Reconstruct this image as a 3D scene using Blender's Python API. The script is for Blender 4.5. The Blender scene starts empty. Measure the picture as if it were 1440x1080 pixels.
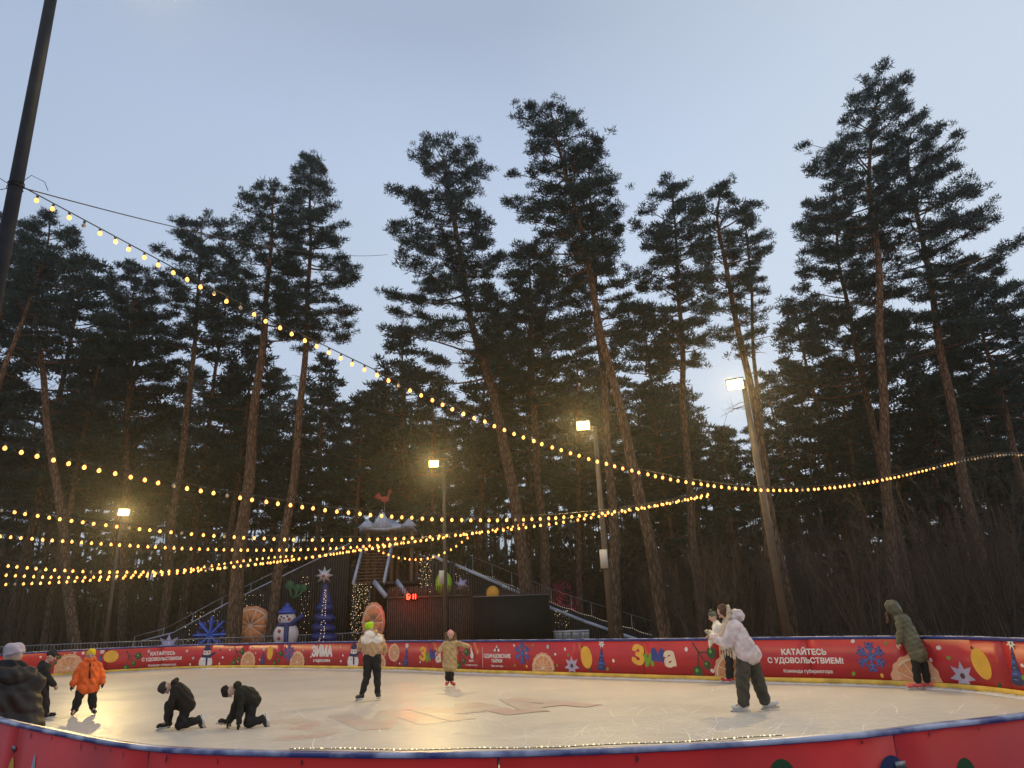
import bpy, math, random
import numpy as np
from mathutils import Vector, Matrix

SC = bpy.context.scene
COL = SC.collection
PI = math.pi
rnd = random.Random(7)
RG = np.random.default_rng(11)

# ------------------------------------------------------------------ camera
FPX, PITCH, ROLL, EYE = 970.0, math.radians(18.7), math.radians(2.06), 1.64
cF = np.array([0, math.cos(PITCH), math.sin(PITCH)])
_u0 = np.array([0, -math.sin(PITCH), math.cos(PITCH)]); _r0 = np.array([1.0, 0, 0])
cR = math.cos(ROLL) * _r0 - math.sin(ROLL) * _u0
cU = math.sin(ROLL) * _r0 + math.cos(ROLL) * _u0
C0 = np.array([0, 0, EYE])

def ray(px, py): return cF * FPX + cR * (px - 720) + cU * (540 - py)
def G(px, py, z=0.0):
    d = ray(px, py); return C0 + d * ((z - EYE) / d[2])
def at(px, py, D):
    d = ray(px, py); return C0 + d * (D / d[1])
def proj(p):
    d = np.asarray(p) - C0; k = FPX / d.dot(cF)
    return 720 + k * d.dot(cR), 540 - k * d.dot(cU)

cam = bpy.data.cameras.new('camera')
co = bpy.data.objects.new('camera', cam); COL.objects.link(co)
cam.sensor_fit = 'HORIZONTAL'; cam.sensor_width = 36; cam.lens = 36 * FPX / 1440
cam.clip_end = 2000; cam.clip_start = 0.05
mw = Matrix(((cR[0], cU[0], -cF[0], 0), (cR[1], cU[1], -cF[1], 0), (cR[2], cU[2], -cF[2], EYE), (0, 0, 0, 1)))
co.matrix_world = mw
SC.camera = co
SC.view_settings.view_transform = 'Standard'; SC.view_settings.look = 'None'
SC.view_settings.gamma = 1; SC.view_settings.exposure = 0
SC.view_settings.use_curve_mapping = False
SC.cycles.max_bounces = 5; SC.cycles.diffuse_bounces = 2; SC.cycles.glossy_bounces = 3
SC.cycles.transmission_bounces = 3; SC.cycles.volume_bounces = 0
SC.cycles.sample_clamp_indirect = 4
SC.cycles.use_light_tree = True

# ------------------------------------------------------------------ objects
def tag(o, label=None, cat=None, group=None, kind=None):
    if label: o['label'] = label
    if cat: o['category'] = cat
    if group: o['group'] = group
    if kind: o['kind'] = kind
    return o
def empty(name, loc=(0, 0, 0), rz=0.0, label=None, cat=None, group=None, kind=None):
    o = bpy.data.objects.new(name, None); COL.objects.link(o)
    o.location = [float(v) for v in loc]; o.rotation_euler = (0, 0, rz); o.empty_display_size = 0.2
    return tag(o, label, cat, group, kind)

class MB:
    """collects verts and faces (numpy) and links them as ONE mesh object"""
    def __init__(s): s.v = []; s.f = []; s.n = 0
    def add(s, v, f, m=0):
        v = np.asarray(v, float).reshape(-1, 3); f = np.asarray(f, np.int64)
        s.v.append(v); s.f.append((f + s.n, m)); s.n += len(v); return s
    def mesh(s, name, mats, smooth=False):
        me = bpy.data.meshes.new(name)
        V = np.concatenate(s.v) if s.v else np.zeros((0, 3))
        me.vertices.add(len(V)); me.vertices.foreach_set('co', V.astype(np.float32).ravel())
        loops = np.concatenate([f.ravel() for f, m in s.f])
        tot = np.concatenate([np.full(len(f), f.shape[1]) for f, m in s.f])
        mi = np.concatenate([np.full(len(f), m) for f, m in s.f])
        me.loops.add(len(loops)); me.loops.foreach_set('vertex_index', loops.astype(np.int32))
        me.polygons.add(len(tot))
        st = np.concatenate([[0], np.cumsum(tot)[:-1]])
        me.polygons.foreach_set('loop_start', st.astype(np.int32))
        me.polygons.foreach_set('loop_total', tot.astype(np.int32))
        me.polygons.foreach_set('material_index', mi.astype(np.int32))
        if smooth: me.polygons.foreach_set('use_smooth', np.ones(len(tot), bool))
        for m in (mats if isinstance(mats, (list, tuple)) else [mats]): me.materials.append(m)
        me.update(calc_edges=True)
        return me
    def build(s, name, mats, parent=None, smooth=False, loc=None):
        return link(name, s.mesh(name, mats, smooth), parent, loc)
    # --- shapes
    def box(s, c, size, rz=0.0, m=0, R=None):
        sx, sy, sz = [v / 2 for v in size]
        v = np.array([[x, y, z] for x in (-sx, sx) for y in (-sy, sy) for z in (-sz, sz)])
        if R is None:
            cc, ss = math.cos(rz), math.sin(rz); R = np.array([[cc, -ss, 0], [ss, cc, 0], [0, 0, 1]])
        v = v @ np.asarray(R).T + np.asarray(c)
        return s.add(v, [[0, 1, 3, 2], [4, 6, 7, 5], [0, 4, 5, 1], [2, 3, 7, 6], [0, 2, 6, 4], [1, 5, 7, 3]], m)
    def bar(s, a, b, w, h=None, m=0, up=(0, 0, 1)):
        a = np.asarray(a, float); b = np.asarray(b, float); h = h or w
        d = b - a; L = np.linalg.norm(d); d = d / L
        x = np.cross(d, up); n = np.linalg.norm(x)
        if n < 1e-5: x = np.cross(d, (1, 0, 0)); n = np.linalg.norm(x)
        x /= n; z = np.cross(x, d)
        return s.box((a + b) / 2, (w, L, h), m=m, R=np.stack([x, d, z], 1))
    def tube(s, P, r, sides=8, m=0, cap=True, noise=0.0):
        P = np.asarray(P, float); n = len(P); r = np.broadcast_to(np.asarray(r, float), (n,))
        T = np.gradient(P, axis=0); T /= np.linalg.norm(T, axis=1)[:, None] + 1e-9
        ref = np.array([0, 1.0, 0]) if abs(T[0][1]) < .9 else np.array([1.0, 0, 0])
        X = np.cross(T, ref); X /= np.linalg.norm(X, axis=1)[:, None] + 1e-9
        Y = np.cross(T, X)
        a = np.arange(sides) * 2 * PI / sides
        rr = r[:, None] * (1 + (noise * RG.standard_normal((n, sides)) if noise else 0))
        V = P[:, None, :] + rr[:, :, None] * (np.cos(a)[None, :, None] * X[:, None, :] + np.sin(a)[None, :, None] * Y[:, None, :])
        i = np.arange(n - 1)[:, None] * sides; j = np.arange(sides)[None, :]; k = (j + 1) % sides
        F = np.stack([i + j, i + k, i + sides + k, i + sides + j], -1).reshape(-1, 4)
        base = s.n; s.add(V.reshape(-1, 3), F, m)
        if cap:
            for e, o in ((0, 0), (n - 1, 1)):
                idx = np.arange(sides) + e * sides
                s.v.append(P[e][None, :]); c = s.n; s.n += 1
                f = np.stack([np.full(sides, c), base + idx, base + np.roll(idx, -1)], 1)
                s.f.append((f if o else f[:, ::-1], m))
        return s
    def ell(s, c, r, seg=14, rings=9, m=0, R=None):
        r = np.broadcast_to(np.asarray(r, float), (3,))
        th = np.linspace(0, PI, rings + 1)[1:-1]; a = np.arange(seg) * 2 * PI / seg
        V = np.stack([np.sin(th)[:, None] * np.cos(a), np.sin(th)[:, None] * np.sin(a), np.repeat(np.cos(th)[:, None], seg, 1)], -1).reshape(-1, 3)
        V = np.vstack([V, [[0, 0, 1], [0, 0, -1]]]) * r
        if R is not None: V = V @ np.asarray(R).T
        V = V + np.asarray(c)
        n = len(th); i = np.arange(n - 1)[:, None] * seg; j = np.arange(seg)[None]; k = (j + 1) % seg
        F = np.stack([i + j, i + seg + j, i + seg + k, i + k], -1).reshape(-1, 4)
        t = n * seg; jj = np.arange(seg); kk = (jj + 1) % seg
        F1 = np.stack([np.full(seg, t), jj, kk], 1); F2 = np.stack([np.full(seg, t + 1), (n - 1) * seg + kk, (n - 1) * seg + jj], 1)
        b = s.n; s.add(V, F, m); s.f.append((F1 + b, m)); s.f.append((F2 + b, m)); return s
    def cap(s, p0, r0, p1, r1, seg=12, k=4, m=0):
        """closed tapered capsule"""
        p0 = np.asarray(p0, float); p1 = np.asarray(p1, float); d = p1 - p0; L = np.linalg.norm(d)
        if L < 1e-6: return s.ell(p0, max(r0, r1), seg, 8, m)
        d /= L; P = []; R = []
        for t in np.linspace(-PI / 2 + .15, 0, k): P.append(p0 + d * r0 * math.sin(t)); R.append(r0 * math.cos(t))
        for t in np.linspace(0, PI / 2 - .15, k): P.append(p1 + d * r1 * math.sin(t)); R.append(r1 * math.cos(t))
        P = np.array(P); R = np.array(R)
        ref = np.array([0, 1.0, 0]) if abs(d[1]) < .9 else np.array([1.0, 0, 0])
        X = np.cross(d, ref); X /= np.linalg.norm(X); Y = np.cross(d, X)
        a = np.arange(seg) * 2 * PI / seg
        V = P[:, None, :] + R[:, None, None] * (np.cos(a)[None, :, None] * X + np.sin(a)[None, :, None] * Y)
        n = len(P); i = np.arange(n - 1)[:, None] * seg; j = np.arange(seg)[None]; kk = (j + 1) % seg
        F = np.stack([i + j, i + kk, i + seg + kk, i + seg + j], -1).reshape(-1, 4)
        b = s.n; s.add(V.reshape(-1, 3), F, m)
        for e, o in ((0, 0), (n - 1, 1)):
            idx = np.arange(seg) + e * seg
            pc = P[e] + d * (1 if o else -1) * R[e] * .07
            s.v.append(pc[None]); c = s.n; s.n += 1
            f = np.stack([np.full(seg, c), b + idx, b + np.roll(idx, -1)], 1)
            s.f.append((f if o else f[:, ::-1], m))
        return s
    def sticks(s, P0, P1, r0, r1, m=0, sides=3):
        """many thin prisms at once"""
        P0 = np.asarray(P0, float); P1 = np.asarray(P1, float); N = len(P0)
        if N == 0: return s
        r0 = np.broadcast_to(r0, (N,)); r1 = np.broadcast_to(r1, (N,))
        d = P1 - P0; d /= np.linalg.norm(d, axis=1)[:, None] + 1e-9
        ref = np.where(np.abs(d[:, 2:3]) > .8, np.array([[1.0, 0, 0]]), np.array([[0, 0, 1.0]]))
        X = np.cross(d, ref); X /= np.linalg.norm(X, axis=1)[:, None] + 1e-9; Y = np.cross(d, X)
        a = np.arange(sides) * 2 * PI / sides + .3
        ring = np.cos(a)[None, :, None] * X[:, None] + np.sin(a)[None, :, None] * Y[:, None]
        V = np.concatenate([P0[:, None] + ring * r0[:, None, None], P1[:, None] + ring * r1[:, None, None]], 1)
        b = np.arange(N)[:, None, None] * (2 * sides); j = np.arange(sides); k = (j + 1) % sides
        F = b + np.stack([j, k, sides + k, sides + j], -1)[None]
        return s.add(V.reshape(-1, 3), F.reshape(-1, 4), m)

def link(name, me, parent=None, loc=None):
    o = bpy.data.objects.new(name, me); COL.objects.link(o)
    if parent is not None: o.parent = parent
    if loc is not None: o.location = [float(v) for v in loc]
    return o

# ------------------------------------------------------------------ materials
def M(name, col, rough=.6, var=.15, scale=6.0, bump=0.0, bscale=None, metal=0.0, spec=.5, emit=None, es=0.0, sheen=0.0, coat=0.0):
    m = bpy.data.materials.new(name); m.use_nodes = True
    nt = m.node_tree; b = nt.nodes['Principled BSDF']
    tc = nt.nodes.new('ShaderNodeTexCoord')
    n = nt.nodes.new('ShaderNodeTexNoise'); n.inputs['Scale'].default_value = scale; n.inputs['Detail'].default_value = 5
    nt.links.new(tc.outputs['Object'], n.inputs['Vector'])
    r = nt.nodes.new('ShaderNodeValToRGB'); nt.links.new(n.outputs['Fac'], r.inputs['Fac'])
    r.color_ramp.elements[0].position = .3; r.color_ramp.elements[1].position = .7
    r.color_ramp.elements[0].color = [max(0, c * (1 - var)) for c in col] + [1]
    r.color_ramp.elements[1].color = [min(1, c * (1 + var)) for c in col] + [1]
    nt.links.new(r.outputs['Color'], b.inputs['Base Color'])
    b.inputs['Roughness'].default_value = rough; b.inputs['Metallic'].default_value = metal
    b.inputs['Specular IOR Level'].default_value = spec
    if sheen: b.inputs['Sheen Weight'].default_value = sheen
    if coat: b.inputs['Coat Weight'].default_value = coat
    if bump:
        n2 = nt.nodes.new('ShaderNodeTexNoise'); n2.inputs['Scale'].default_value = bscale or scale * 4; n2.inputs['Detail'].default_value = 6
        nt.links.new(tc.outputs['Object'], n2.inputs['Vector'])
        bp = nt.nodes.new('ShaderNodeBump'); bp.inputs['Strength'].default_value = bump; bp.inputs['Distance'].default_value = .03
        nt.links.new(n2.outputs['Fac'], bp.inputs['Height']); nt.links.new(bp.outputs['Normal'], b.inputs['Normal'])
    if emit:
        b.inputs['Emission Color'].default_value = list(emit) + [1]; b.inputs['Emission Strength'].default_value = es
    return m
def noemit(m): m.cycles.emission_sampling = 'NONE'; return m

def bark_mat(name, lo, hi, h0, h1, dark):
    """scots pine bark: grey plated low, orange flaking high (bark really changes with height)"""
    m = bpy.data.materials.new(name); m.use_nodes = True; nt = m.node_tree; b = nt.nodes['Principled BSDF']
    L = nt.links.new; N = nt.nodes.new
    tc = N('ShaderNodeTexCoord'); mp = N('ShaderNodeMapping'); mp.inputs['Scale'].default_value = (9, 9, 2.2)
    L(tc.outputs['Object'], mp.inputs['Vector'])
    vo = N('ShaderNodeTexVoronoi'); vo.feature = 'DISTANCE_TO_EDGE'; vo.inputs['Scale'].default_value = .95; L(mp.outputs['Vector'], vo.inputs['Vector'])
    no = N('ShaderNodeTexNoise'); no.inputs['Scale'].default_value = 3; no.inputs['Detail'].default_value = 6; L(mp.outputs['Vector'], no.inputs['Vector'])
    sx = N('ShaderNodeSeparateXYZ'); L(tc.outputs['Object'], sx.inputs['Vector'])
    mr = N('ShaderNodeMapRange'); mr.inputs['From Min'].default_value = h0; mr.inputs['From Max'].default_value = h1; L(sx.outputs['Z'], mr.inputs['Value'])
    mx = N('ShaderNodeMix'); mx.data_type = 'RGBA'; L(mr.outputs['Result'], mx.inputs['Factor'])
    mx.inputs['A'].default_value = (*lo, 1); mx.inputs['B'].default_value = (*hi, 1)
    r = N('ShaderNodeValToRGB'); r.color_ramp.elements[0].position = .0; r.color_ramp.elements[1].position = .24
    r.color_ramp.elements[0].color = (.10, .09, .08, 1); r.color_ramp.elements[1].color = (1, 1, 1, 1)
    L(vo.outputs['Distance'], r.inputs['Fac'])
    mm = N('ShaderNodeMix'); mm.data_type = 'RGBA'; mm.blend_type = 'MULTIPLY'; mm.inputs['Factor'].default_value = .8
    L(mx.outputs['Result'], mm.inputs['A']); L(r.outputs['Color'], mm.inputs['B'])
    m3 = N('ShaderNodeMix'); m3.data_type = 'RGBA'; m3.blend_type = 'MIX'; m3.inputs['B'].default_value = (*dark, 1)
    r2 = N('ShaderNodeValToRGB'); r2.color_ramp.elements[0].position = .45; r2.color_ramp.elements[1].position = .75
    L(no.outputs['Fac'], r2.inputs['Fac']); L(r2.outputs['Color'], m3.inputs['Factor']); L(mm.outputs['Result'], m3.inputs['A'])
    L(m3.outputs['Result'], b.inputs['Base Color']); b.inputs['Roughness'].default_value = .9
    b.inputs['Specular IOR Level'].default_value = .2
    bp = N('ShaderNodeBump'); bp.inputs['Strength'].default_value = .8; bp.inputs['Distance'].default_value = .09
    ad = N('ShaderNodeMath'); ad.operation = 'ADD'; L(vo.outputs['Distance'], ad.inputs[0]); L(no.outputs['Fac'], ad.inputs[1])
    L(ad.outputs['Value'], bp.inputs['Height']); L(bp.outputs['Normal'], b.inputs['Normal'])
    return m
BARK = bark_mat('pine_bark', (.19, .13, .09), (.36, .17, .08), 3, 13, (.05, .036, .028))
TWIG = M('twig_bark', (.085, .062, .045), .9, .3, 3, spec=.2)
def leaf_mat(name, a, b_):
    m = bpy.data.materials.new(name); m.use_nodes = True; nt = m.node_tree; b = nt.nodes['Principled BSDF']
    L = nt.links.new; N = nt.nodes.new
    tc = N('ShaderNodeTexCoord'); no = N('ShaderNodeTexNoise'); no.inputs['Scale'].default_value = .9; no.inputs['Detail'].default_value = 8
    L(tc.outputs['Object'], no.inputs['Vector'])
    r = N('ShaderNodeValToRGB'); r.color_ramp.elements[0].position = .35; r.color_ramp.elements[1].position = .65
    r.color_ramp.elements[0].color = (*a, 1); r.color_ramp.elements[1].color = (*b_, 1)
    L(no.outputs['Fac'], r.inputs['Fac']); L(r.outputs['Color'], b.inputs['Base Color'])
    b.inputs['Roughness'].default_value = .7; b.inputs['Specular IOR Level'].default_value = .25
    return m
NEEDLE = leaf_mat('pine_needles', (.022, .036, .028), (.05, .075, .05))

# ------------------------------------------------------------------ sky, sun
w = bpy.data.worlds.new('World'); SC.world = w; w.use_nodes = True
nt = w.node_tree; bg = nt.nodes['Background']; L = nt.links.new; N = nt.nodes.new
tc = N('ShaderNodeTexCoord'); sp = N('ShaderNodeSeparateXYZ'); L(tc.outputs['Generated'], sp.inputs['Vector'])
rp = N('ShaderNodeValToRGB'); L(sp.outputs['Z'], rp.inputs['Fac'])
cr = rp.color_ramp
cr.elements[0].position = 0.0; cr.elements[0].color = (.50, .57, .66, 1)
cr.elements[1].position = 1.0; cr.elements[1].color = (.26, .34, .47, 1)
for p, c in ((.25, (.66, .77, .95)), (.45, (.62, .745, .95)), (.62, (.475, .58, .78)), (.72, (.375, .455, .61)), (.86, (.33, .41, .56))):
    e = cr.elements.new(p); e.color = (*c, 1)
mp = N('ShaderNodeMapping'); mp.inputs['Scale'].default_value = (1.1, 1.6, 2.6); mp.inputs['Rotation'].default_value = (0, .5, .4); L(tc.outputs['Generated'], mp.inputs['Vector'])
cn = N('ShaderNodeTexNoise'); cn.inputs['Scale'].default_value = 1.1; cn.inputs['Detail'].default_value = 4; cn.inputs['Roughness'].default_value = .45; L(mp.outputs['Vector'], cn.inputs['Vector'])
c2 = N('ShaderNodeValToRGB'); c2.color_ramp.elements[0].position = .42; c2.color_ramp.elements[1].position = .72
c2.color_ramp.elements[0].color = (0, 0, 0, 1); c2.color_ramp.elements[1].color = (.6, .6, .6, 1); L(cn.outputs['Fac'], c2.inputs['Fac'])
mx = N('ShaderNodeMix'); mx.data_type = 'RGBA'; L(c2.outputs['Color'], mx.inputs['Factor']); L(rp.outputs['Color'], mx.inputs['A']); mx.inputs['B'].default_value = (.50, .58, .69, 1)
# brighter, whiter towards the right-hand side of the view (where the sun went down)
xr = N('ShaderNodeMapRange'); xr.inputs['From Min'].default_value = .02; xr.inputs['From Max'].default_value = .42; xr.inputs['To Max'].default_value = .52; L(sp.outputs['X'], xr.inputs['Value'])
m2 = N('ShaderNodeMix'); m2.data_type = 'RGBA'; L(xr.outputs['Result'], m2.inputs['Factor']); L(mx.outputs['Result'], m2.inputs['A']); m2.inputs['B'].default_value = (.66, .74, .84, 1)
xl = N('ShaderNodeMapRange'); xl.inputs['From Min'].default_value = -.15; xl.inputs['From Max'].default_value = -.75; xl.inputs['To Max'].default_value = .85; L(sp.outputs['X'], xl.inputs['Value'])
m1 = N('ShaderNodeMix'); m1.data_type = 'RGBA'; L(xl.outputs['Result'], m1.inputs['Factor']); L(m2.outputs['Result'], m1.inputs['A']); m1.inputs['B'].default_value = (.36, .45, .61, 1)
sk = N('ShaderNodeTexSky'); sk.sky_type = 'NISHITA'; sk.sun_disc = False; sk.sun_elevation = math.radians(3); sk.sun_rotation = math.radians(80)
sk.air_density = 1.2; sk.dust_density = .6; sk.ozone_density = 3
sm = N('ShaderNodeMix'); sm.data_type = 'RGBA'; sm.blend_type = 'ADD'; sm.inputs['Factor'].default_value = .012; L(m1.outputs['Result'], sm.inputs['A']); L(sk.outputs['Color'], sm.inputs['B'])
L(sm.outputs['Result'], bg.inputs['Color']); bg.inputs['Strength'].default_value = 1.0

sl = bpy.data.lights.new('sun', 'SUN'); sl.energy = .12; sl.angle = math.radians(20); sl.color = (1, .93, .85)
so = bpy.data.objects.new('sun', sl); COL.objects.link(so); so.rotation_euler = (math.radians(75), 0, math.radians(110))
# ------------------------------------------------------------------ ground
def smooth_noise(x, y):
    return .5 * np.sin(x * .31 + 1.3) * np.cos(y * .27) + .3 * np.sin(x * .83 + y * .61) + .2 * np.sin(x * 1.9 - y * 1.3)
gr = M('forest_floor', (.05, .038, .028), .95, .3, 1.2, bump=.6, bscale=9)
nt = gr.node_tree; b = nt.nodes['Principled BSDF']
base = b.inputs['Base Color'].links[0].from_socket
tcg = nt.nodes.new('ShaderNodeTexCoord'); ng = nt.nodes.new('ShaderNodeTexNoise'); ng.inputs['Scale'].default_value = .7; ng.inputs['Detail'].default_value = 9; ng.inputs['Roughness'].default_value = .7
nt.links.new(tcg.outputs['Object'], ng.inputs['Vector'])
rg = nt.nodes.new('ShaderNodeValToRGB'); rg.color_ramp.elements[0].position = .55; rg.color_ramp.elements[1].position = .66
nt.links.new(ng.outputs['Fac'], rg.inputs['Fac'])
mg = nt.nodes.new('ShaderNodeMix'); mg.data_type = 'RGBA'; mg.inputs['B'].default_value = (.42, .43, .46, 1)
nt.links.new(rg.outputs['Color'], mg.inputs['Factor']); nt.links.new(base, mg.inputs['A']); nt.links.new(mg.outputs['Result'], b.inputs['Base Color'])
g = MB()
n = 90; xs = np.sinh(np.linspace(-4, 4, n)) / np.sinh(4) * 400
X, Y = np.meshgrid(xs, xs + 20, indexing='ij')
d = np.hypot(X + 4, Y - 16)
Z = -.06 + smooth_noise(X, Y) * .12 * np.clip((d - 26) / 20, 0, 1) + np.clip((d - 45) / 60, 0, 3) * .5
i, j = np.meshgrid(np.arange(n - 1), np.arange(n - 1), indexing='ij'); a = (i * n + j).ravel()
g.add(np.stack([X, Y, Z], -1).reshape(-1, 3), np.stack([a, a + n, a + n + 1, a + 1], 1))
tag(g.build('ground', gr, smooth=True), kind='structure')

# ------------------------------------------------------------------ pines
def clump_templates(K, T, w=.06):
    out = []
    for t in range(T):
        q = RG.standard_normal((K, 3)); q /= np.linalg.norm(q, axis=1)[:, None]
        c = q * RG.uniform(.1, .75, (K, 1)) * np.array([1, 1, .55])
        dd = q * np.array([1, 1, .7]) + np.array([0, 0, .55]) + RG.normal(0, .35, (K, 3)); dd /= np.linalg.norm(dd, axis=1)[:, None]
        s = np.cross(dd, RG.standard_normal((K, 3))); s /= np.linalg.norm(s, axis=1)[:, None]
        Ln = RG.uniform(.3, .55, (K, 1))
        out.append(np.stack([c - s * w, c + s * w, c + dd * Ln], 1))
    return np.array(out)        # T,K,3,3
TPL = clump_templates(52, 8)
TPLF = clump_templates(30, 8, .10)
def clumps(mb, P, S, tpl=TPL, m=0, tilt=None):
    P = np.asarray(P); N = len(P); S = np.broadcast_to(np.asarray(S, float), (N,))
    t = RG.integers(0, len(tpl), N); a = RG.uniform(0, 2 * PI, N)
    V = tpl[t]                                # N,K,3,3
    c, s = np.cos(a)[:, None, None], np.sin(a)[:, None, None]
    x = V[..., 0] * c - V[..., 1] * s; y = V[..., 0] * s + V[..., 1] * c
    W = np.stack([x, y, V[..., 2]], -1) * S[:, None, None, None] + P[:, None, None, :]
    W = W.reshape(-1, 3); mb.add(W, np.arange(len(W)).reshape(-1, 3), m)

def pine_geo(trunk, r0, env, n_limb=70, clump=.42, per=1.3, tpl=TPL, dead=10, sides=10, flat=.8, topthin=.05, open_=.12):
    """trunk: world pts bottom->top; env: rows (height, left radius, right radius)"""
    trunk = np.asarray(trunk, float)
    zt = trunk[:, 2]; H0, H1 = zt[0], zt[-1]
    env = np.asarray(sorted(env), float)
    def tx(h): return np.stack([np.interp(h, zt, trunk[:, 0]), np.interp(h, zt, trunk[:, 1]), np.asarray(h, float)], -1)
    hs = np.linspace(H0, H1, 34); TP = tx(hs)
    TP[1:-1, 0] += .05 * np.sin(hs[1:-1] * .9 + RG.uniform(0, 6)); TP[1:-1, 1] += .05 * np.sin(hs[1:-1] * .7 + RG.uniform(0, 6))
    u = (hs - H0) / (H1 - H0); rad = r0 * (1 - u) ** .75 * (1 - .1 * u) + .025; rad[0] *= 1.25
    tb = MB(); tb.tube(TP, rad, sides, noise=.035)
    cr_ = MB(); CP = []; CS = []
    e0, e1 = env[0, 0], env[-1, 0]
    S0, S1, R0_, R1_ = [], [], [], []
    az = RG.uniform(0, 6.28)
    for i in range(n_limb):
        q = (i + RG.uniform(0, 1)) / n_limb
        h = e0 + (e1 - e0) * q
        az += 2.4 + RG.normal(0, .35)
        rl, rr = np.interp(h, env[:, 0], env[:, 1]), np.interp(h, env[:, 0], env[:, 2])
        cx = math.cos(az)
        fb = .5 * (abs(rl) + abs(rr)) * .95
        side = max(rr, .25) if cx > 0 else max(rl, .25)
        Rr = math.sqrt((side * cx) ** 2 + (fb * math.sin(az)) ** 2) * RG.choice([.55, .8, .95, 1.08], p=[.15, .25, .35, .25])
        Rr = max(Rr, .35)
        hh = h - Rr * (.12 + .28 * q) * RG.uniform(.5, 1.3)      # limb leaves the trunk below the foliage it carries
        hh = min(max(hh, H0 + 2), H1 - .1)
        st = tx(hh); n = 6; s = np.linspace(0, 1, n)
        dr = np.array([math.cos(az), math.sin(az)]); pr = np.array([-dr[1], dr[0]])
        wob = RG.normal(0, .07) * Rr; rise = (h - hh)
        P = np.zeros((n, 3)); P[:, :2] = st[:2] + dr * (s * Rr)[:, None] + pr * (wob * np.sin(s * 3))[:, None]
        P[:, 2] = hh + rise * (s ** 1.3) - .10 * Rr * np.sin(s * PI) * RG.uniform(0, 1) * (1 - q)
        rb = max(.018, .05 * (Rr / 3) + .012)
        S0.append(P[:-1]); S1.append(P[1:]); rr_ = np.linspace(rb, .008, n); R0_.append(rr_[:-1]); R1_.append(rr_[1:])
        nt_ = max(3, int(Rr * 3.6 * per))
        for k in range(nt_):
            f = RG.uniform(.3, 1.0) ** .8 if RG.random() > .12 else RG.uniform(.12, .4)
            p = np.array([np.interp(f, s, P[:, c]) for c in range(3)])
            ta = az + RG.choice([-1, 1]) * RG.uniform(.3, 1.3); tl = RG.uniform(.25, .85) * (1.15 - .6 * f) * min(1.4, .5 + Rr * .35)
            e = p + np.array([math.cos(ta) * tl, math.sin(ta) * tl, RG.uniform(-.02, .3) * tl])
            S0.append(p[None]); S1.append(e[None]); R0_.append(np.array([.012])); R1_.append(np.array([.005]))
            mid = (p + e) / 2
            for pt, sc in ((e, 1.0), (mid, .8), (e + RG.normal(0, .22, 3) * [1, 1, .4], .85)):
                if RG.random() > open_: CP.append(pt + [0, 0, .06]); CS.append(clump * sc * RG.uniform(.7, 1.2))
        CP.append(P[-1]); CS.append(clump * .9)
    CP.append(tx(H1)); CS.append(clump * .6)
    for k in range(5): CP.append(tx(H1 - .25 * k) + RG.normal(0, .12, 3)); CS.append(clump * .6)
    for i in range(dead):                                         # dead stubs below the crown
        h = RG.uniform(max(H0 + 3.5, e0 - 7), e0 + 1); a = RG.uniform(0, 6.28); l = RG.uniform(.3, 1.8)
        st = tx(h); e = st + np.array([math.cos(a) * l, math.sin(a) * l, RG.uniform(-.3, .15) * l]); md = (st + e) / 2 + [0, 0, .06 * l]
        S0.append(np.stack([st, md])); S1.append(np.stack([md, e])); R0_.append(np.array([.025, .016])); R1_.append(np.array([.016, .005]))
        if l > .9:
            for _ in range(3):
                f = RG.uniform(.4, 1); p = st + (e - st) * f; q_ = p + RG.normal(0, .3, 3)
                S0.append(p[None]); S1.append(q_[None]); R0_.append(np.array([.008])); R1_.append(np.array([.003]))
    tb.sticks(np.concatenate(S0), np.concatenate(S1), np.concatenate(R0_), np.concatenate(R1_), sides=4)
    clumps(cr_, np.array(CP), np.array(CS), tpl)
    return tb, cr_

def hero(name, label, D, trunk_px, w_px, env_px, n_limb=70, clump=.42, per=1.0, group=None, **kw):
    pts = [at(x, y, D) for x, y in trunk_px]
    pts = np.array(pts); pts = pts[np.argsort(pts[:, 2])]
    p0, p1 = pts[0], pts[1]                                       # carry the foot down to the ground
    t = (-.15 - p0[2]) / (p1[2] - p0[2]); foot = p0 + (p1 - p0) * t
    if p0[2] > 0: pts = np.vstack([foot, pts])
    else: pts[0] = foot
    base = pts[0].copy(); base[2] = 0
    env = []
    for y, xl, xr in env_px:
        xc = None
        a_, b_ = at(xl, y, D), at(xr, y, D); h = (a_[2] + b_[2]) / 2
        c = np.interp(h, pts[:, 2], pts[:, 0]); env.append((h, c - a_[0], b_[0] - c))
    s = FPX / (np.dot(at(trunk_px[0][0], trunk_px[0][1], D) - C0, cF))
    tb, cb = pine_geo(pts - base, w_px / 2 / s, [(h - 0, l, r) for h, l, r in env], n_limb, clump * .94, per * .88, **kw)
    root = empty(name, base, 0, label, 'pine tree', group)
    tb.build('trunk', BARK, root); cb.build('crown', NEEDLE, root)
    return root

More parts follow.
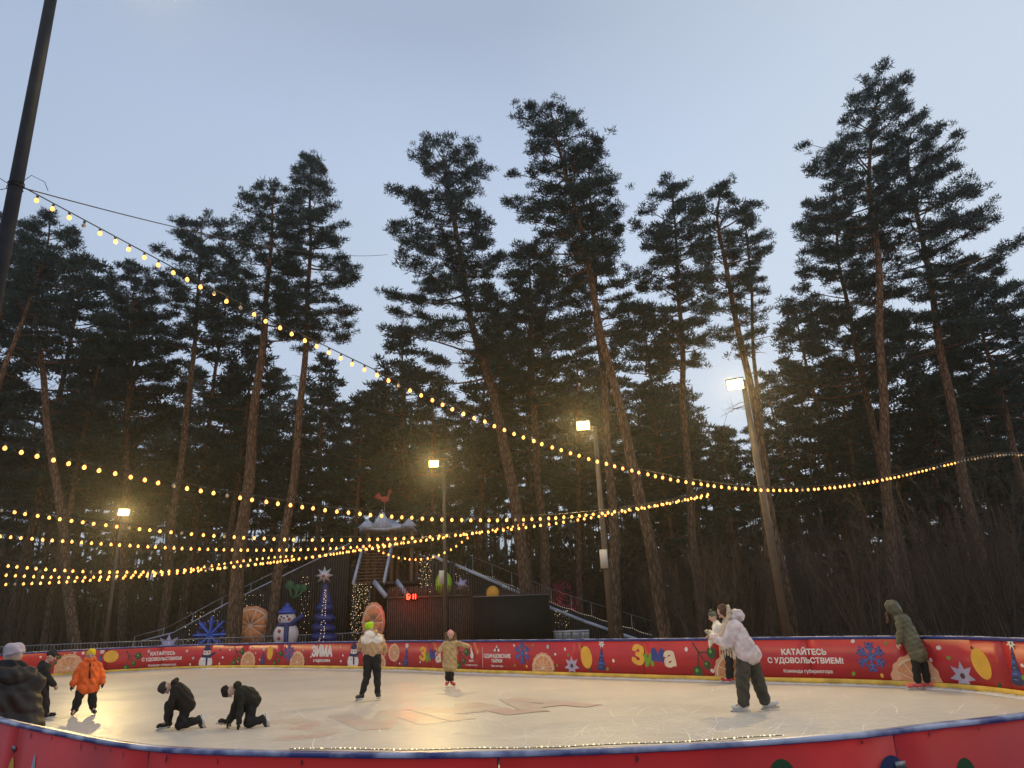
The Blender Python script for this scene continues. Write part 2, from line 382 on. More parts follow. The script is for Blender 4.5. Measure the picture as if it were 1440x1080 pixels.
HG = 'tall pines around the rink'
H = [
 ('thick pale-barked pine trunk rising just left of the big orange slice decoration', 34.5, [(325,905),(333,830),(342,740),(350,660),(360,560),(372,460),(380,360),(385,268)], 21,
  [(268,355,405),(290,335,420),(310,320,425),(340,325,425),(400,330,425),(470,335,440)], 60, .45, 1.0),
 ('pine with a pointed dark crown, its trunk passing between the orange slice and the snowman', 35, [(378,905),(386,840),(402,750),(415,650),(425,550),(432,450),(436,350),(437,222)], 15,
  [(222,434,440),(240,420,455),(260,412,470),(280,400,482),(310,395,485),(345,395,500),(380,398,498),(430,385,498),(480,395,485)], 78, .45, 1.1),
 ('big pine with a broad flat-topped crown, its trunk rising behind the black screen', 36, [(748,905),(738,800),(722,700),(705,600),(690,545),(665,460),(650,380),(640,310),(628,250),(622,212)], 20,
  [(208,600,662),(225,580,690),(245,568,695),(265,548,680),(300,545,665),(330,550,690),(360,545,700),(400,530,705),(440,545,710),(480,540,712),(530,548,700)], 88, .5, 1.05),
 ('tallest central pine leaning left with orange upper trunk and ragged crown', 27, [(940,905),(930,860),(912,760),(897,680),(880,610),(862,540),(848,480),(835,410),(822,350),(808,290),(795,235),(780,190),(774,154)], 18,
  [(152,752,800),(168,733,803),(190,716,828),(215,715,840),(240,700,852),(265,695,838),(290,735,862),(320,715,835),(350,712,845),(390,725,850)], 72, .40, 1.0),
 ('pine standing right behind the tallest leaning pine, dark crown level with its middle', 32, [(870,900),(860,700),(850,560),(840,450),(833,330),(828,215)], 15,
  [(213,822,838),(240,800,868),(270,790,878),(300,790,876),(350,780,872),(400,785,895),(450,790,905),(520,800,890)], 66, .46, 1.0),
 ('dense dark pine between the tallest leaning pine and the lamp-lit pine', 36, [(988,905),(965,640),(957,450),(945,262)], 14,
  [(262,925,960),(280,905,975),(300,900,1000),(340,885,1008),(400,880,1000),(450,872,1000),(520,885,975)], 72, .48, 1.05),
 ('slim leaning pine just behind the right-hand floodlight, its trunk lit yellow', 25, [(1116,905),(1100,820),(1085,730),(1072,640),(1055,540),(1040,470),(1025,400),(1012,335),(1008,300),(1018,258)], 17,
  [(258,1012,1024),(275,1000,1032),(292,962,1045),(320,958,1085),(345,975,1078),(380,985,1090),(420,985,1100),(460,1000,1062),(500,1015,1075)], 46, .34, .75),
 ('tallest pine on the right with a straight bare orange trunk and crown swept left', 30, [(1262,905),(1255,800),(1248,700),(1243,620),(1240,500),(1236,400),(1230,320),(1222,240),(1224,180),(1235,140),(1245,112)], 17,
  [(110,1228,1276),(124,1210,1284),(138,1198,1292),(165,1165,1275),(205,1140,1250),(230,1145,1260),(255,1128,1244),(290,1140,1260),(340,1165,1250)], 66, .42, 1.0),
 ('wide pine at the right with branches spreading far to the right, leaning reddish trunk', 31, [(1400,905),(1375,760),(1352,660),(1335,560),(1322,480),(1305,380),(1288,290),(1275,230),(1280,190),(1297,170)], 17,
  [(170,1285,1312),(190,1262,1326),(215,1245,1350),(240,1250,1375),(270,1250,1388),(292,1242,1392),(330,1240,1402),(347,1240,1436),(380,1240,1408),(430,1250,1402),(490,1255,1405)], 92, .45, 1.1),
 ('dark dense pine to the left of the tallest right-hand pine, crown half as high', 38, [(1295,905),(1250,700),(1225,590),(1200,470),(1180,370),(1172,268)], 14,
  [(268,1160,1190),(300,1132,1210),(340,1100,1225),(380,1115,1232),(430,1105,1235),(480,1110,1235),(550,1092,1215)], 84, .5, 1.1),
 ('pine at the right edge of the photo with a low broad crown', 35, [(1478,905),(1440,680),(1410,570),(1385,480),(1380,400)], 14,
  [(398,1370,1412),(420,1350,1465),(450,1330,1485),(520,1328,1495),(580,1335,1495)], 66, .48, 1.05),
 ('tall slender pine directly above the left floodlight with an open crown', 40, [(228,905),(240,760),(255,640),(268,540),(278,430),(284,308)], 13,
  [(308,275,312),(330,250,328),(350,226,338),(380,235,332),(430,228,330),(490,235,330)], 62, .5, 1.0),
 ('dark rounded pine left of the left floodlight, trunk hidden by its neighbours', 42, [(172,905),(178,600),(190,374)], 12,
  [(374,180,208),(400,155,235),(430,148,242),(480,150,240),(550,150,240)], 66, .52, 1.05),
 ('pine near the left edge with a reddish trunk and layered crown', 33, [(105,905),(82,700),(65,580),(50,450),(60,380),(70,310)], 15,
  [(310,60,95),(340,40,122),(380,30,140),(430,30,150),(510,30,140)], 62, .45, 1.0),
 ('leftmost pine, crown cut by the left edge behind the dark pole', 38, [(-40,905),(-25,700),(-5,500),(15,310)], 14,
  [(312,5,45),(350,-30,52),(400,-45,55),(470,-45,60)], 56, .5, 1.0),
 ('leaning bare-trunked pine crossing the left edge of the photo', 28, [(-85,905),(-40,700),(5,520),(35,440),(66,350)], 13,
  [(355,50,85),(390,30,95),(440,20,80)], 22, .4, .9),
 ('short dark pine filling the gap beneath the broad-crowned and the leaning pines', 40, [(770,905),(766,780),(755,650),(748,540),(745,345)], 15,
  [(345,735,762),(395,702,792),(450,690,806),(520,690,796),(580,695,790)], 72, .52, 1.1),
]
for h in H:
    hero('pine_tree', h[0], h[1], h[2], h[3], h[4], h[5], h[6], h[7], HG)
hero('young_pine', 'small spire-topped young pine poking up beside the lamp-lit pine', 32, [(1085,905),(1068,600),(1057,430),(1048,288)], 9,
     [(290,1045,1052),(310,1038,1060),(326,1030,1085),(350,1025,1080),(420,1025,1075)], 34, .36, .8)

# ------------------------------------------------------------------ pines further back: six forms, copied
forms = []
for k in range(6):
    Hh = 20.0; cb0 = [9, 7.5, 10, 8, 6, 9.5][k]
    lean = RG.normal(0, .6, 2)
    tr = [(0, 0, -.2), (lean[0] * .3, lean[1] * .3, 7), (lean[0] * .7, lean[1] * .7, 14), (lean[0], lean[1], Hh)]
    R = [2.6, 3.0, 2.3, 2.8, 3.2, 2.5][k]
    env = [(cb0, R * .8, R * .7), (cb0 + 2, R, R * .95), (14, R * .95, R), (17, R * .7, R * .65), (18.8, R * .4, R * .45), (Hh, .25, .25)]
    tb, cb = pine_geo(tr, .2, env, 54, .56, .60, tpl=TPLF, dead=12, sides=7, open_=.1)
    forms.append((tb.mesh('trunk', BARK), cb.mesh('crown', NEEDLE)))
MIDLAB = 'pine in the middle of the wood behind the rink, lower than the tall front pines'
FARLAB = 'thin dark pine far back in the wood, seen only through gaps between nearer trees'
def bg_pine(x, D, ytop, k, label, group):
    top = at(x, ytop, D); z = top[2]; sc = z / 20.0
    # foot straight beneath the top
    r = empty('pine_tree', (top[0], top[1], 0), RG.uniform(0, 6.28), label, 'pine tree', group)
    r.scale = (sc * RG.uniform(.95, 1.25),) * 2 + (sc,)
    link('trunk', forms[k][0], r); link('crown', forms[k][1], r)
mid = [(15,430,44),(110,380,47),(135,470,40),(215,430,46),(310,390,48),(345,470,44),(462,500,46),(505,560,42),(540,560,50),(580,470,47),(610,520,43),
       (665,500,46),(725,420,50),(790,470,44),(830,520,48),(905,430,52),(925,540,44),(962,560,50),(1012,610,46),(1090,520,48),(1130,430,50),(1165,500,44),
       (1215,440,50),(1265,430,46),(1300,520,42),(1345,470,50),(1370,560,44),(1425,500,46),(1460,470,44)]
for i, (x, y, D) in enumerate(mid): bg_pine(x, D, y, i % 6, MIDLAB, 'pines in the middle of the wood')
far = []
for i in range(58):
    x = -60 + i * 27 + RG.uniform(-10, 10); D = RG.uniform(55, 85)
    y = RG.uniform(520, 600)
    if 985 < x < 1070: y = max(y, 600)
    if 490 < x < 545: y = max(y, 545)
    bg_pine(x, D, y, int(RG.integers(0, 6)), FARLAB, 'pines far back in the wood')

# distant mass of forest closing the horizon
df = MB(); N_ = 2600
bear = RG.uniform(-56, 56, N_) * PI / 180; dist = RG.uniform(88, 135, N_)
z = RG.beta(1.1, 2.0, N_) * 17
P = np.stack([np.sin(bear) * dist, np.cos(bear) * dist, z], 1)
clumps(df, P, RG.uniform(1.6, 3.2, N_), clump_templates(26, 6, .16), 0)
NT = 500; bear = RG.uniform(-56, 56, NT) * PI / 180; dist = RG.uniform(84, 120, NT)
A = np.stack([np.sin(bear) * dist, np.cos(bear) * dist, np.full(NT, -.5)], 1); B = A + np.stack([RG.normal(0, .8, NT), RG.normal(0, .3, NT), RG.uniform(14, 22, NT)], 1)
df.sticks(A, B, .2, .07, 1, 5)
tag(df.build('distant_forest', [NEEDLE, TWIG]), 'dark mass of distant forest closing the horizon behind the pines', 'forest', None, 'stuff')

# ------------------------------------------------------------------ undergrowth
def branchy(rng, n_stem, h, spread, lean=(0, 0), fine=5, r=.02):
    P0, P1, A, B = [], [], [], []
    for s in range(n_stem):
        a = rng.uniform(0, 6.28); sp = rng.uniform(.2, 1) * spread
        p = np.array([math.cos(a) * .25, math.sin(a) * .25, -.1]); d = np.array([math.cos(a) * sp + lean[0], math.sin(a) * sp + lean[1], 1.0])
        L_ = h * rng.uniform(.6, 1.1); n = 6; q = p; rr = r * rng.uniform(.6, 1.3)
        for k in range(n):
            d = d + rng.normal(0, .07, 3); d /= np.linalg.norm(d); e = q + d * L_ / n
            P0.append(q); P1.append(e); A.append(rr * (1 - k / n) + .004); B.append(rr * (1 - (k + 1) / n) + .003)
            for t in range(fine if k > 0 else 1):
                f = rng.uniform(0, 1); b0 = q + (e - q) * f; d2 = d + rng.normal(0, .45, 3); d2[2] = abs(d2[2]); d2 /= np.linalg.norm(d2)
                l = rng.uniform(.2, .5) * L_ * .38; m = b0 + d2 * l * .5; e2 = m + (d2 + rng.normal(0, .2, 3)) * l * .5
                P0 += [b0, m]; P1 += [m, e2]; A += [.006, .004]; B += [.004, .0025]
                for _ in range(2):
                    e3 = m + (d2 + rng.normal(0, .55, 3)) * l * .5; P0.append(m); P1.append(e3); A.append(.0035); B.append(.002)
            q = e
    return np.array(P0), np.array(P1), np.array(A), np.array(B)
SHR = M('shrub_bark', (.078, .057, .042), .85, .35, 2, spec=.25)
sh_forms = []
for k in range(5):
    m = MB(); m.sticks(*branchy(RG, [9, 7, 12, 8, 10][k], 4.0, [.35, .25, .5, .3, .4][k], (RG.normal(0, .12), 0), 5)); sh_forms.append(m.mesh('branches', SHR))
def shrub(x, y, sc, k, rz, label, group):
    r = link('bare_shrub', sh_forms[k]); r.location = (x, y, 0); r.rotation_euler = (0, 0, rz); r.scale = (sc, sc, sc)
    return tag(r, label, 'shrub', group)
k = 0
for i in range(34):
    px = 930 + i * 17 + RG.uniform(-10, 10); D = RG.uniform(22, 36)
    if px > 1200: D = RG.uniform(20, 33)
    p = at(px, 870, D); shrub(p[0], p[1], RG.uniform(.8, 1.35), i % 5, RG.uniform(0, 6.28), 'leafless brown shrub in the thicket behind the right-hand boards', 'bare shrubs behind the right-hand boards')
for i in range(18):
    px = -30 + i * 60 + RG.uniform(-15, 15); D = RG.uniform(44, 56); p = at(px, 880, D)
    shrub(p[0], p[1], RG.uniform(.9, 1.5), (i * 2) % 5, RG.uniform(0, 6.28), 'leafless shrub among the trunks far behind the slide', 'bare shrubs behind the slide')
m = MB(); m.sticks(*branchy(np.random.default_rng(5), 17, 6.2, .33, (-.22, 0), 6, .032))
o = m.build('bare_shrub', SHR, loc=(*at(1408, 880, 21.5)[:2], 0)); tag(o, 'big many-stemmed bare shrub leaning left near the right edge of the photo', 'shrub')
# thicket of thin stems, too many to count
th = MB(); N_ = 5200
bear = RG.uniform(-52, 52, N_) * PI / 180; dist = RG.uniform(44, 86, N_)
A = np.stack([np.sin(bear) * dist, np.cos(bear) * dist, np.full(N_, -.3)], 1)
hh = RG.uniform(1.5, 8.5, N_); B = A + np.stack([RG.normal(0, .09, N_) * hh, RG.normal(0, .09, N_) * hh, hh], 1)
th.sticks(A, B, .03, .008)
for _ in range(4):
    f = RG.uniform(.3, .95, (N_, 1)); q = A + (B - A) * f; e = q + RG.normal(0, .28, (N_, 3)) * hh[:, None] * .3 + [0, 0, .3]
    th.sticks(q, e, .014, .005)
# low spruce regrowth in the thicket
NC = 2600; bear = RG.uniform(-54, 54, NC) * PI / 180; dist = RG.uniform(58, 90, NC)
P = np.stack([np.sin(bear) * dist, np.cos(bear) * dist, RG.beta(1, 1.6, NC) * 8], 1)
clumps(th, P, RG.uniform(.8, 1.5, NC), clump_templates(20, 6, .13), 1)
tag(th.build('undergrowth', [SHR, leaf_mat('regrowth', (.03, .03, .02), (.055, .045, .03))]), 'tangle of thin bare stems and low regrowth between the trunks', 'undergrowth', None, 'stuff')
# ------------------------------------------------------------------ rink outline
ctrl = [(-19.41,27.62),(-18.76,29.91),(-17.47,31.17),(-15.4,31.95),(-13.23,31.76),(-9.58,29.9),(-6.19,27.62),(-3.8,25.75),(-1.68,23.66),(1.67,20.7),
        (4.56,18.2),(7.14,16.29),(8.44,14.62),(8.69,13.2),(8.75,11.2),(8.2,9.1),(6.7,7.0),(4.7,5.4),(2.96,4.53),(2.22,4.26),(1.74,4.07),(.95,3.93),
        (.22,3.89),(-.36,3.93),(-.89,4.03),(-1.74,4.28),(-2.28,4.55),(-3.07,5.16),(-4.35,6.26),(-6.2,8.0),(-8.6,10.5),(-12.2,14.6),(-15.6,19),(-18.3,23.4)]
ctrl = np.array(ctrl, float)
def cat_closed(P, per):
    n = len(P); out = []
    for i in range(n):
        a, b_, c, d_ = P[i - 1], P[i], P[(i + 1) % n], P[(i + 2) % n]
        for t in np.arange(per) / per:
            out.append(.5 * ((2 * b_) + (-a + c) * t + (2 * a - 5 * b_ + 4 * c - d_) * t * t + (-a + 3 * b_ - 3 * c + d_) * t ** 3))
    return np.array(out)
RK = cat_closed(ctrl, 24)
for _ in range(40): RK = (np.roll(RK, 1, 0) + 2 * RK + np.roll(RK, -1, 0)) / 4
seg = np.linalg.norm(np.roll(RK, -1, 0) - RK, axis=1); US = np.concatenate([[0], np.cumsum(seg)]); PER = US[-1]
RKc = np.vstack([RK, RK[:1]])
def bp(u, off=0.0):
    """plan point on the boards' inner face at arclength u, moved off metres towards the ice"""
    u = np.mod(np.asarray(u, float), PER)
    x = np.interp(u, US, RKc[:, 0]); y = np.interp(u, US, RKc[:, 1]); e = .06
    x2 = np.interp(np.mod(u + e, PER), US, RKc[:, 0]); y2 = np.interp(np.mod(u + e, PER), US, RKc[:, 1])
    x1 = np.interp(np.mod(u - e, PER), US, RKc[:, 0]); y1 = np.interp(np.mod(u - e, PER), US, RKc[:, 1])
    tx, ty = x2 - x1, y2 - y1; l = np.hypot(tx, ty) + 1e-9
    nx, ny = ty / l, -tx / l                     # loop runs clockwise seen from above: this points inwards
    return np.stack([x + nx * off, y + ny * off], -1)
UU = np.linspace(0, PER, 1600, endpoint=False); PP = bp(UU)
PXX = np.array([proj((p[0], p[1], .5))[0] if p[1] > 1 else 1e9 for p in PP])
nearmask = (PP[:, 1] < 8.5) & (PP[:, 0] < 4.6)
def find_u(px, near=False):
    m = nearmask if near else ((PP[:, 1] > 12) & (PP[:, 0] > -19.2) & ~((PP[:, 0] < -8) & (PP[:, 1] < 26)))
    e = np.abs(PXX - px) + np.where(m, 0, 1e6); return UU[int(np.argmin(e))]

# ice
def ice_mat():
    m = bpy.data.materials.new('ice'); m.use_nodes = True; nt = m.node_tree; b = nt.nodes['Principled BSDF']; L = nt.links.new; N = nt.nodes.new
    tc = N('ShaderNodeTexCoord')
    n1 = N('ShaderNodeTexNoise'); n1.inputs['Scale'].default_value = .35; n1.inputs['Detail'].default_value = 6; n1.inputs['Roughness'].default_value = .65
    L(tc.outputs['Object'], n1.inputs['Vector'])
    def scratch(rot, sc, dist, lo, hi):
        mp = N('ShaderNodeMapping'); mp.inputs['Rotation'].default_value = (0, 0, rot); mp.inputs['Scale'].default_value = sc
        L(tc.outputs['Object'], mp.inputs['Vector'])
        n = N('ShaderNodeTexNoise'); n.inputs['Scale'].default_value = 1; n.inputs['Detail'].default_value = 7; n.inputs['Roughness'].default_value = .75; n.inputs['Distortion'].default_value = dist
        L(mp.outputs['Vector'], n.inputs['Vector'])
        r = N('ShaderNodeValToRGB'); r.color_ramp.elements[0].position = lo; r.color_ramp.elements[1].position = hi; L(n.outputs['Fac'], r.inputs['Fac'])
        return r.outputs['Color']
    s1 = scratch(-.6, (.5, 4.0, 1), 2.2, .54, .70); s2 = scratch(.35, (.9, 7, 1), 2.0, .60, .68); s3 = scratch(1.3, (.8, 5, 1), 2.6, .61, .69)
    r = N('ShaderNodeValToRGB'); L(n1.outputs['Fac'], r.inputs['Fac']); e = r.color_ramp.elements
    e[0].position = .3; e[0].color = (.50, .47, .43, 1); e[1].position = .7; e[1].color = (.62, .58, .52, 1)
    cur = r.outputs['Color']
    for s, f in ((s1, .35), (s2, .55), (s3, .5)):
        mm = N('ShaderNodeMath'); mm.operation = 'MULTIPLY'; mm.inputs[1].default_value = f; L(s, mm.inputs[0])
        mx = N('ShaderNodeMix'); mx.data_type = 'RGBA'; mx.inputs['B'].default_value = (.82, .80, .78, 1); L(mm.outputs['Value'], mx.inputs['Factor']); L(cur, mx.inputs['A']); cur = mx.outputs['Result']
    L(cur, b.inputs['Base Color'])
    ad = N('ShaderNodeMath'); ad.operation = 'ADD'; L(s1, ad.inputs[0]); L(s2, ad.inputs[1])
    mr = N('ShaderNodeMapRange'); L(ad.outputs['Value'], mr.inputs['Value']); mr.inputs['To Min'].default_value = .36; mr.inputs['To Max'].default_value = .55
    L(mr.outputs['Result'], b.inputs['Roughness'])
    bp_ = N('ShaderNodeBump'); bp_.inputs['Strength'].default_value = .12; bp_.inputs['Distance'].default_value = .01; L(ad.outputs['Value'], bp_.inputs['Height']); L(bp_.outputs['Normal'], b.inputs['Normal'])
    b.inputs['Specular IOR Level'].default_value = .16
    return m
ICE = ice_mat()
q = bp(np.linspace(0, PER, 300, endpoint=False), -.02)
mb = MB(); cen = q.mean(0); V = np.vstack([np.c_[q, np.zeros(300)], [[*cen, 0]]]); i = np.arange(300)
mb.add(V, np.stack([i, np.full(300, 300), (i + 1) % 300], 1)[:, ::-1]); o = mb.build('ice', ICE); tag(o, kind='structure')

# faded red lettering frozen into the ice, laid as a very thin tinted sheet
def text_mesh(txt, size=1.0, bold=0.0, align='CENTER', spacing=1.0, res=3):
    c = bpy.data.curves.new('t', 'FONT'); c.body = txt; c.size = size; c.align_x = align; c.align_y = 'CENTER'; c.resolution_u = res; c.space_character = spacing; c.space_line = 1.0
    o = bpy.data.objects.new('t', c); COL.objects.link(o)
    dg = bpy.context.evaluated_depsgraph_get(); me = bpy.data.meshes.new_from_object(o.evaluated_get(dg))
    V = np.array([v.co[:] for v in me.vertices]).reshape(-1, 3); me.calc_loop_triangles()
    F = np.array([t.vertices[:] for t in me.loop_triangles]).reshape(-1, 3)
    bpy.data.objects.remove(o); bpy.data.curves.remove(c); bpy.data.meshes.remove(me)
    if bold:                                     # heavier strokes: the glyphs overlaid with small shifts
        Vs, Fs = [], []
        for k, (dx, dy) in enumerate(((0, 0), (1, .6), (-1, -.6), (.6, -1), (-.6, 1), (1, -.3), (-1, .3))):
            W = V.copy(); W[:, 0] += dx * bold; W[:, 1] += dy * bold; W[:, 2] = k * .06; Vs.append(W); Fs.append(F + k * len(V))
        V, F = np.concatenate(Vs), np.concatenate(Fs)
    return V, F
ip = bpy.data.materials.new('ice_paint'); ip.use_nodes = True; nt = ip.node_tree; b = nt.nodes['Principled BSDF']
tc = nt.nodes.new('ShaderNodeTexCoord'); n1 = nt.nodes.new('ShaderNodeTexNoise'); n1.inputs['Scale'].default_value = 1.4; n1.inputs['Detail'].default_value = 7; nt.links.new(tc.outputs['Object'], n1.inputs['Vector'])
r = nt.nodes.new('ShaderNodeValToRGB'); r.color_ramp.elements[0].position = .36; r.color_ramp.elements[1].position = .62
r.color_ramp.elements[0].color = (.56, .42, .38, 1); r.color_ramp.elements[1].color = (.58, .53, .48, 1)
nt.links.new(n1.outputs['Fac'], r.inputs['Fac']); nt.links.new(r.outputs['Color'], b.inputs['Base Color']); b.inputs['Roughness'].default_value = .3
pa, pb = G(352, 1030)[:2], G(800, 985)[:2]
ex = (pb - pa) / np.linalg.norm(pb - pa); ey = np.array([-ex[1], ex[0]]); LW = np.linalg.norm(pb - pa) / 4.0; LH = 2.3
aa = np.linspace(2.4, -1.57, 8); z3 = [(.42 + .24 * math.cos(a), .74 + .24 * math.sin(a)) for a in aa] + [(.42 + .28 * math.cos(a), .25 + .25 * math.sin(a)) for a in np.linspace(1.57, -2.5, 8)]
STR = [z3[:8], z3[8:], [(1.15, 1), (1.15, 0)], [(1.15, 0), (1.8, 1)], [(1.8, 1), (1.8, 0)], [(2.15, 0), (2.15, 1)], [(2.15, 1), (2.5, .35)], [(2.5, .35), (2.85, 1)], [(2.85, 1), (2.85, 0)], [(3.1, 0), (3.5, 1)], [(3.5, 1), (3.9, 0)], [(3.25, .32), (3.75, .32)]]
mb = MB()
for k_, st in enumerate(STR):
    Q_ = np.array([pa + ex * x_ * LW + ey * (y_ - .5) * LH for x_, y_ in st]); T_ = np.gradient(Q_, axis=0); T_ /= np.linalg.norm(T_, axis=1)[:, None]; Nn = np.c_[-T_[:, 1], T_[:, 0]] * .24
    n_ = len(Q_); z_ = .001 + .0008 * k_; i_ = np.arange(n_ - 1)
    mb.add(np.vstack([np.c_[Q_ - Nn, np.full(n_, z_)], np.c_[Q_ + Nn, np.full(n_, z_)]]), np.stack([i_, i_ + 1, i_ + 1 + n_, i_ + n_], 1))
tag(mb.build('ice_marking', ip), kind='structure')

# ------------------------------------------------------------------ the boards
HB = 1.0
RED = M('red_vinyl', (.44, .018, .026), .38, .12, 1.2, spec=.5, bump=.12, bscale=3)
REDD = M('red_vinyl_outside', (.58, .018, .018), .5, .3, .9, spec=.3, bump=.3, bscale=2.2)
BLUE = M('blue_cap', (.035, .055, .26), .35, .3, 3, spec=.5)
CAPT = M('cap_frost_sheen', (.2, .2, .3), .32, .3, 3.5)  # pale mottling is frost plus sky sheen painted into the colour
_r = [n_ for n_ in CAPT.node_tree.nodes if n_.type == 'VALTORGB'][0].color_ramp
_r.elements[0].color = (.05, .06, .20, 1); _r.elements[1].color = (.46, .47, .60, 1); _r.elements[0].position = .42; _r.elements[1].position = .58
YEL = M('yellow_kick_plate', (.72, .47, .07), .5, .25, 3)
STEEL = M('grey_steel', (.25, .25, .26), .45, .2, 8, metal=.7)
SNOW = M('snow', (.74, .74, .76), .8, .06, 6, bump=.5, bscale=25)
boards = empty('rink_boards', (0, 0, 0), 0, 'curving ring of red rink boards with blue cap rail and yellow kick strip', 'rink boards')
def sweep(u0, u1, prof, n, closed=False):
    """prof: list of (off, z) closed polygon swept along the boards"""
    us = np.linspace(u0, u1, n, endpoint=not closed); k = len(prof); V = []
    for off, z in prof: V.append(np.c_[bp(us, off), np.full(n, z)])
    V = np.stack(V, 1).reshape(-1, 3)
    rows = n if closed else n - 1
    i = np.arange(rows)[:, None]; j = np.arange(k)[None]; i2 = (i + 1) % n; j2 = (j + 1) % k
    F = np.stack([i * k + j, i2 * k + j, i2 * k + j2, i * k + j2], -1).reshape(-1, 4)
    return V, F, k, n
NPAN = 40; pl = PER / NPAN
for p in range(NPAN):
    u0, u1 = p * pl + .006, (p + 1) * pl - .006
    V, F, k, n = sweep(u0, u1, [(0, .0), (0, HB), (-.05, HB), (-.05, .0)], 9)
    mb = MB(); mi = F.reshape(n - 1, k, 4)
    mb.add(V, mi[:, [0, 1, 3]].reshape(-1, 4), 0)
    mb.f.append((mi[:, [2]].reshape(-1, 4), 1))
    mb.f.append((np.array([[0, 1, 2, 3], [(n - 1) * k + 3, (n - 1) * k + 2, (n - 1) * k + 1, (n - 1) * k]]), 0))
    mb.build('board_panel', [RED, REDD], boards, True)
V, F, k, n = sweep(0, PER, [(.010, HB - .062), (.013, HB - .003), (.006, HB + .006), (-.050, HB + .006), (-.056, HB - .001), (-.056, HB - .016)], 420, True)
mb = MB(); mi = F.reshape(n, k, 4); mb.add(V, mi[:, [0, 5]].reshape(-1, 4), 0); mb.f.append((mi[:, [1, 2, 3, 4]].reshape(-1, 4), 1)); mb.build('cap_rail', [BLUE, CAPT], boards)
V, F, k, n = sweep(0, PER, [(.004, .002), (.022, .002), (.022, .125), (.004, .135)], 420, True)
mb = MB(); mb.add(V, F); mb.build('kick_strip', YEL, boards)
mb = MB()                                        # outside posts and brackets
for p in range(NPAN):
    for dz in (.12, .5, .84):
        c = bp(p * pl, -.058); t = bp(p * pl + .1) - bp(p * pl - .1); a = math.atan2(t[1], t[0])
        mb.box((c[0], c[1], dz), (.07, .012, .035), a)
mb.build('bracket', STEEL, boards)
# shaved snow lying along the foot of the boards
mb = MB(); us = np.linspace(0, PER, 1500, endpoint=False)
wv = .05 + .04 * np.abs(np.sin(us * 1.7) * np.sin(us * .53 + 1)) + RG.uniform(0, .03, 1500); hv = wv * .55
A = np.c_[bp(us, .023), np.full(1500, .004)]; Bt = np.c_[bp(us, .03), hv]; Cc = np.c_[bp(us, .03) * 0 + np.array([bp(u_, .03 + w_) for u_, w_ in zip(us, wv)]), np.full(1500, .003)]
V = np.stack([A, Bt, Cc], 1).reshape(-1, 3); i = np.arange(1500); i2 = (i + 1) % 1500
mb.add(V, np.concatenate([np.stack([i * 3 + j, i2 * 3 + j, i2 * 3 + j + 1, i * 3 + j + 1], 1) for j in (0, 1)])[:, ::-1])
tag(mb.build('shaved_snow', SNOW, smooth=True), 'thin ridge of shaved snow along the foot of the boards', 'snow', None, 'stuff')

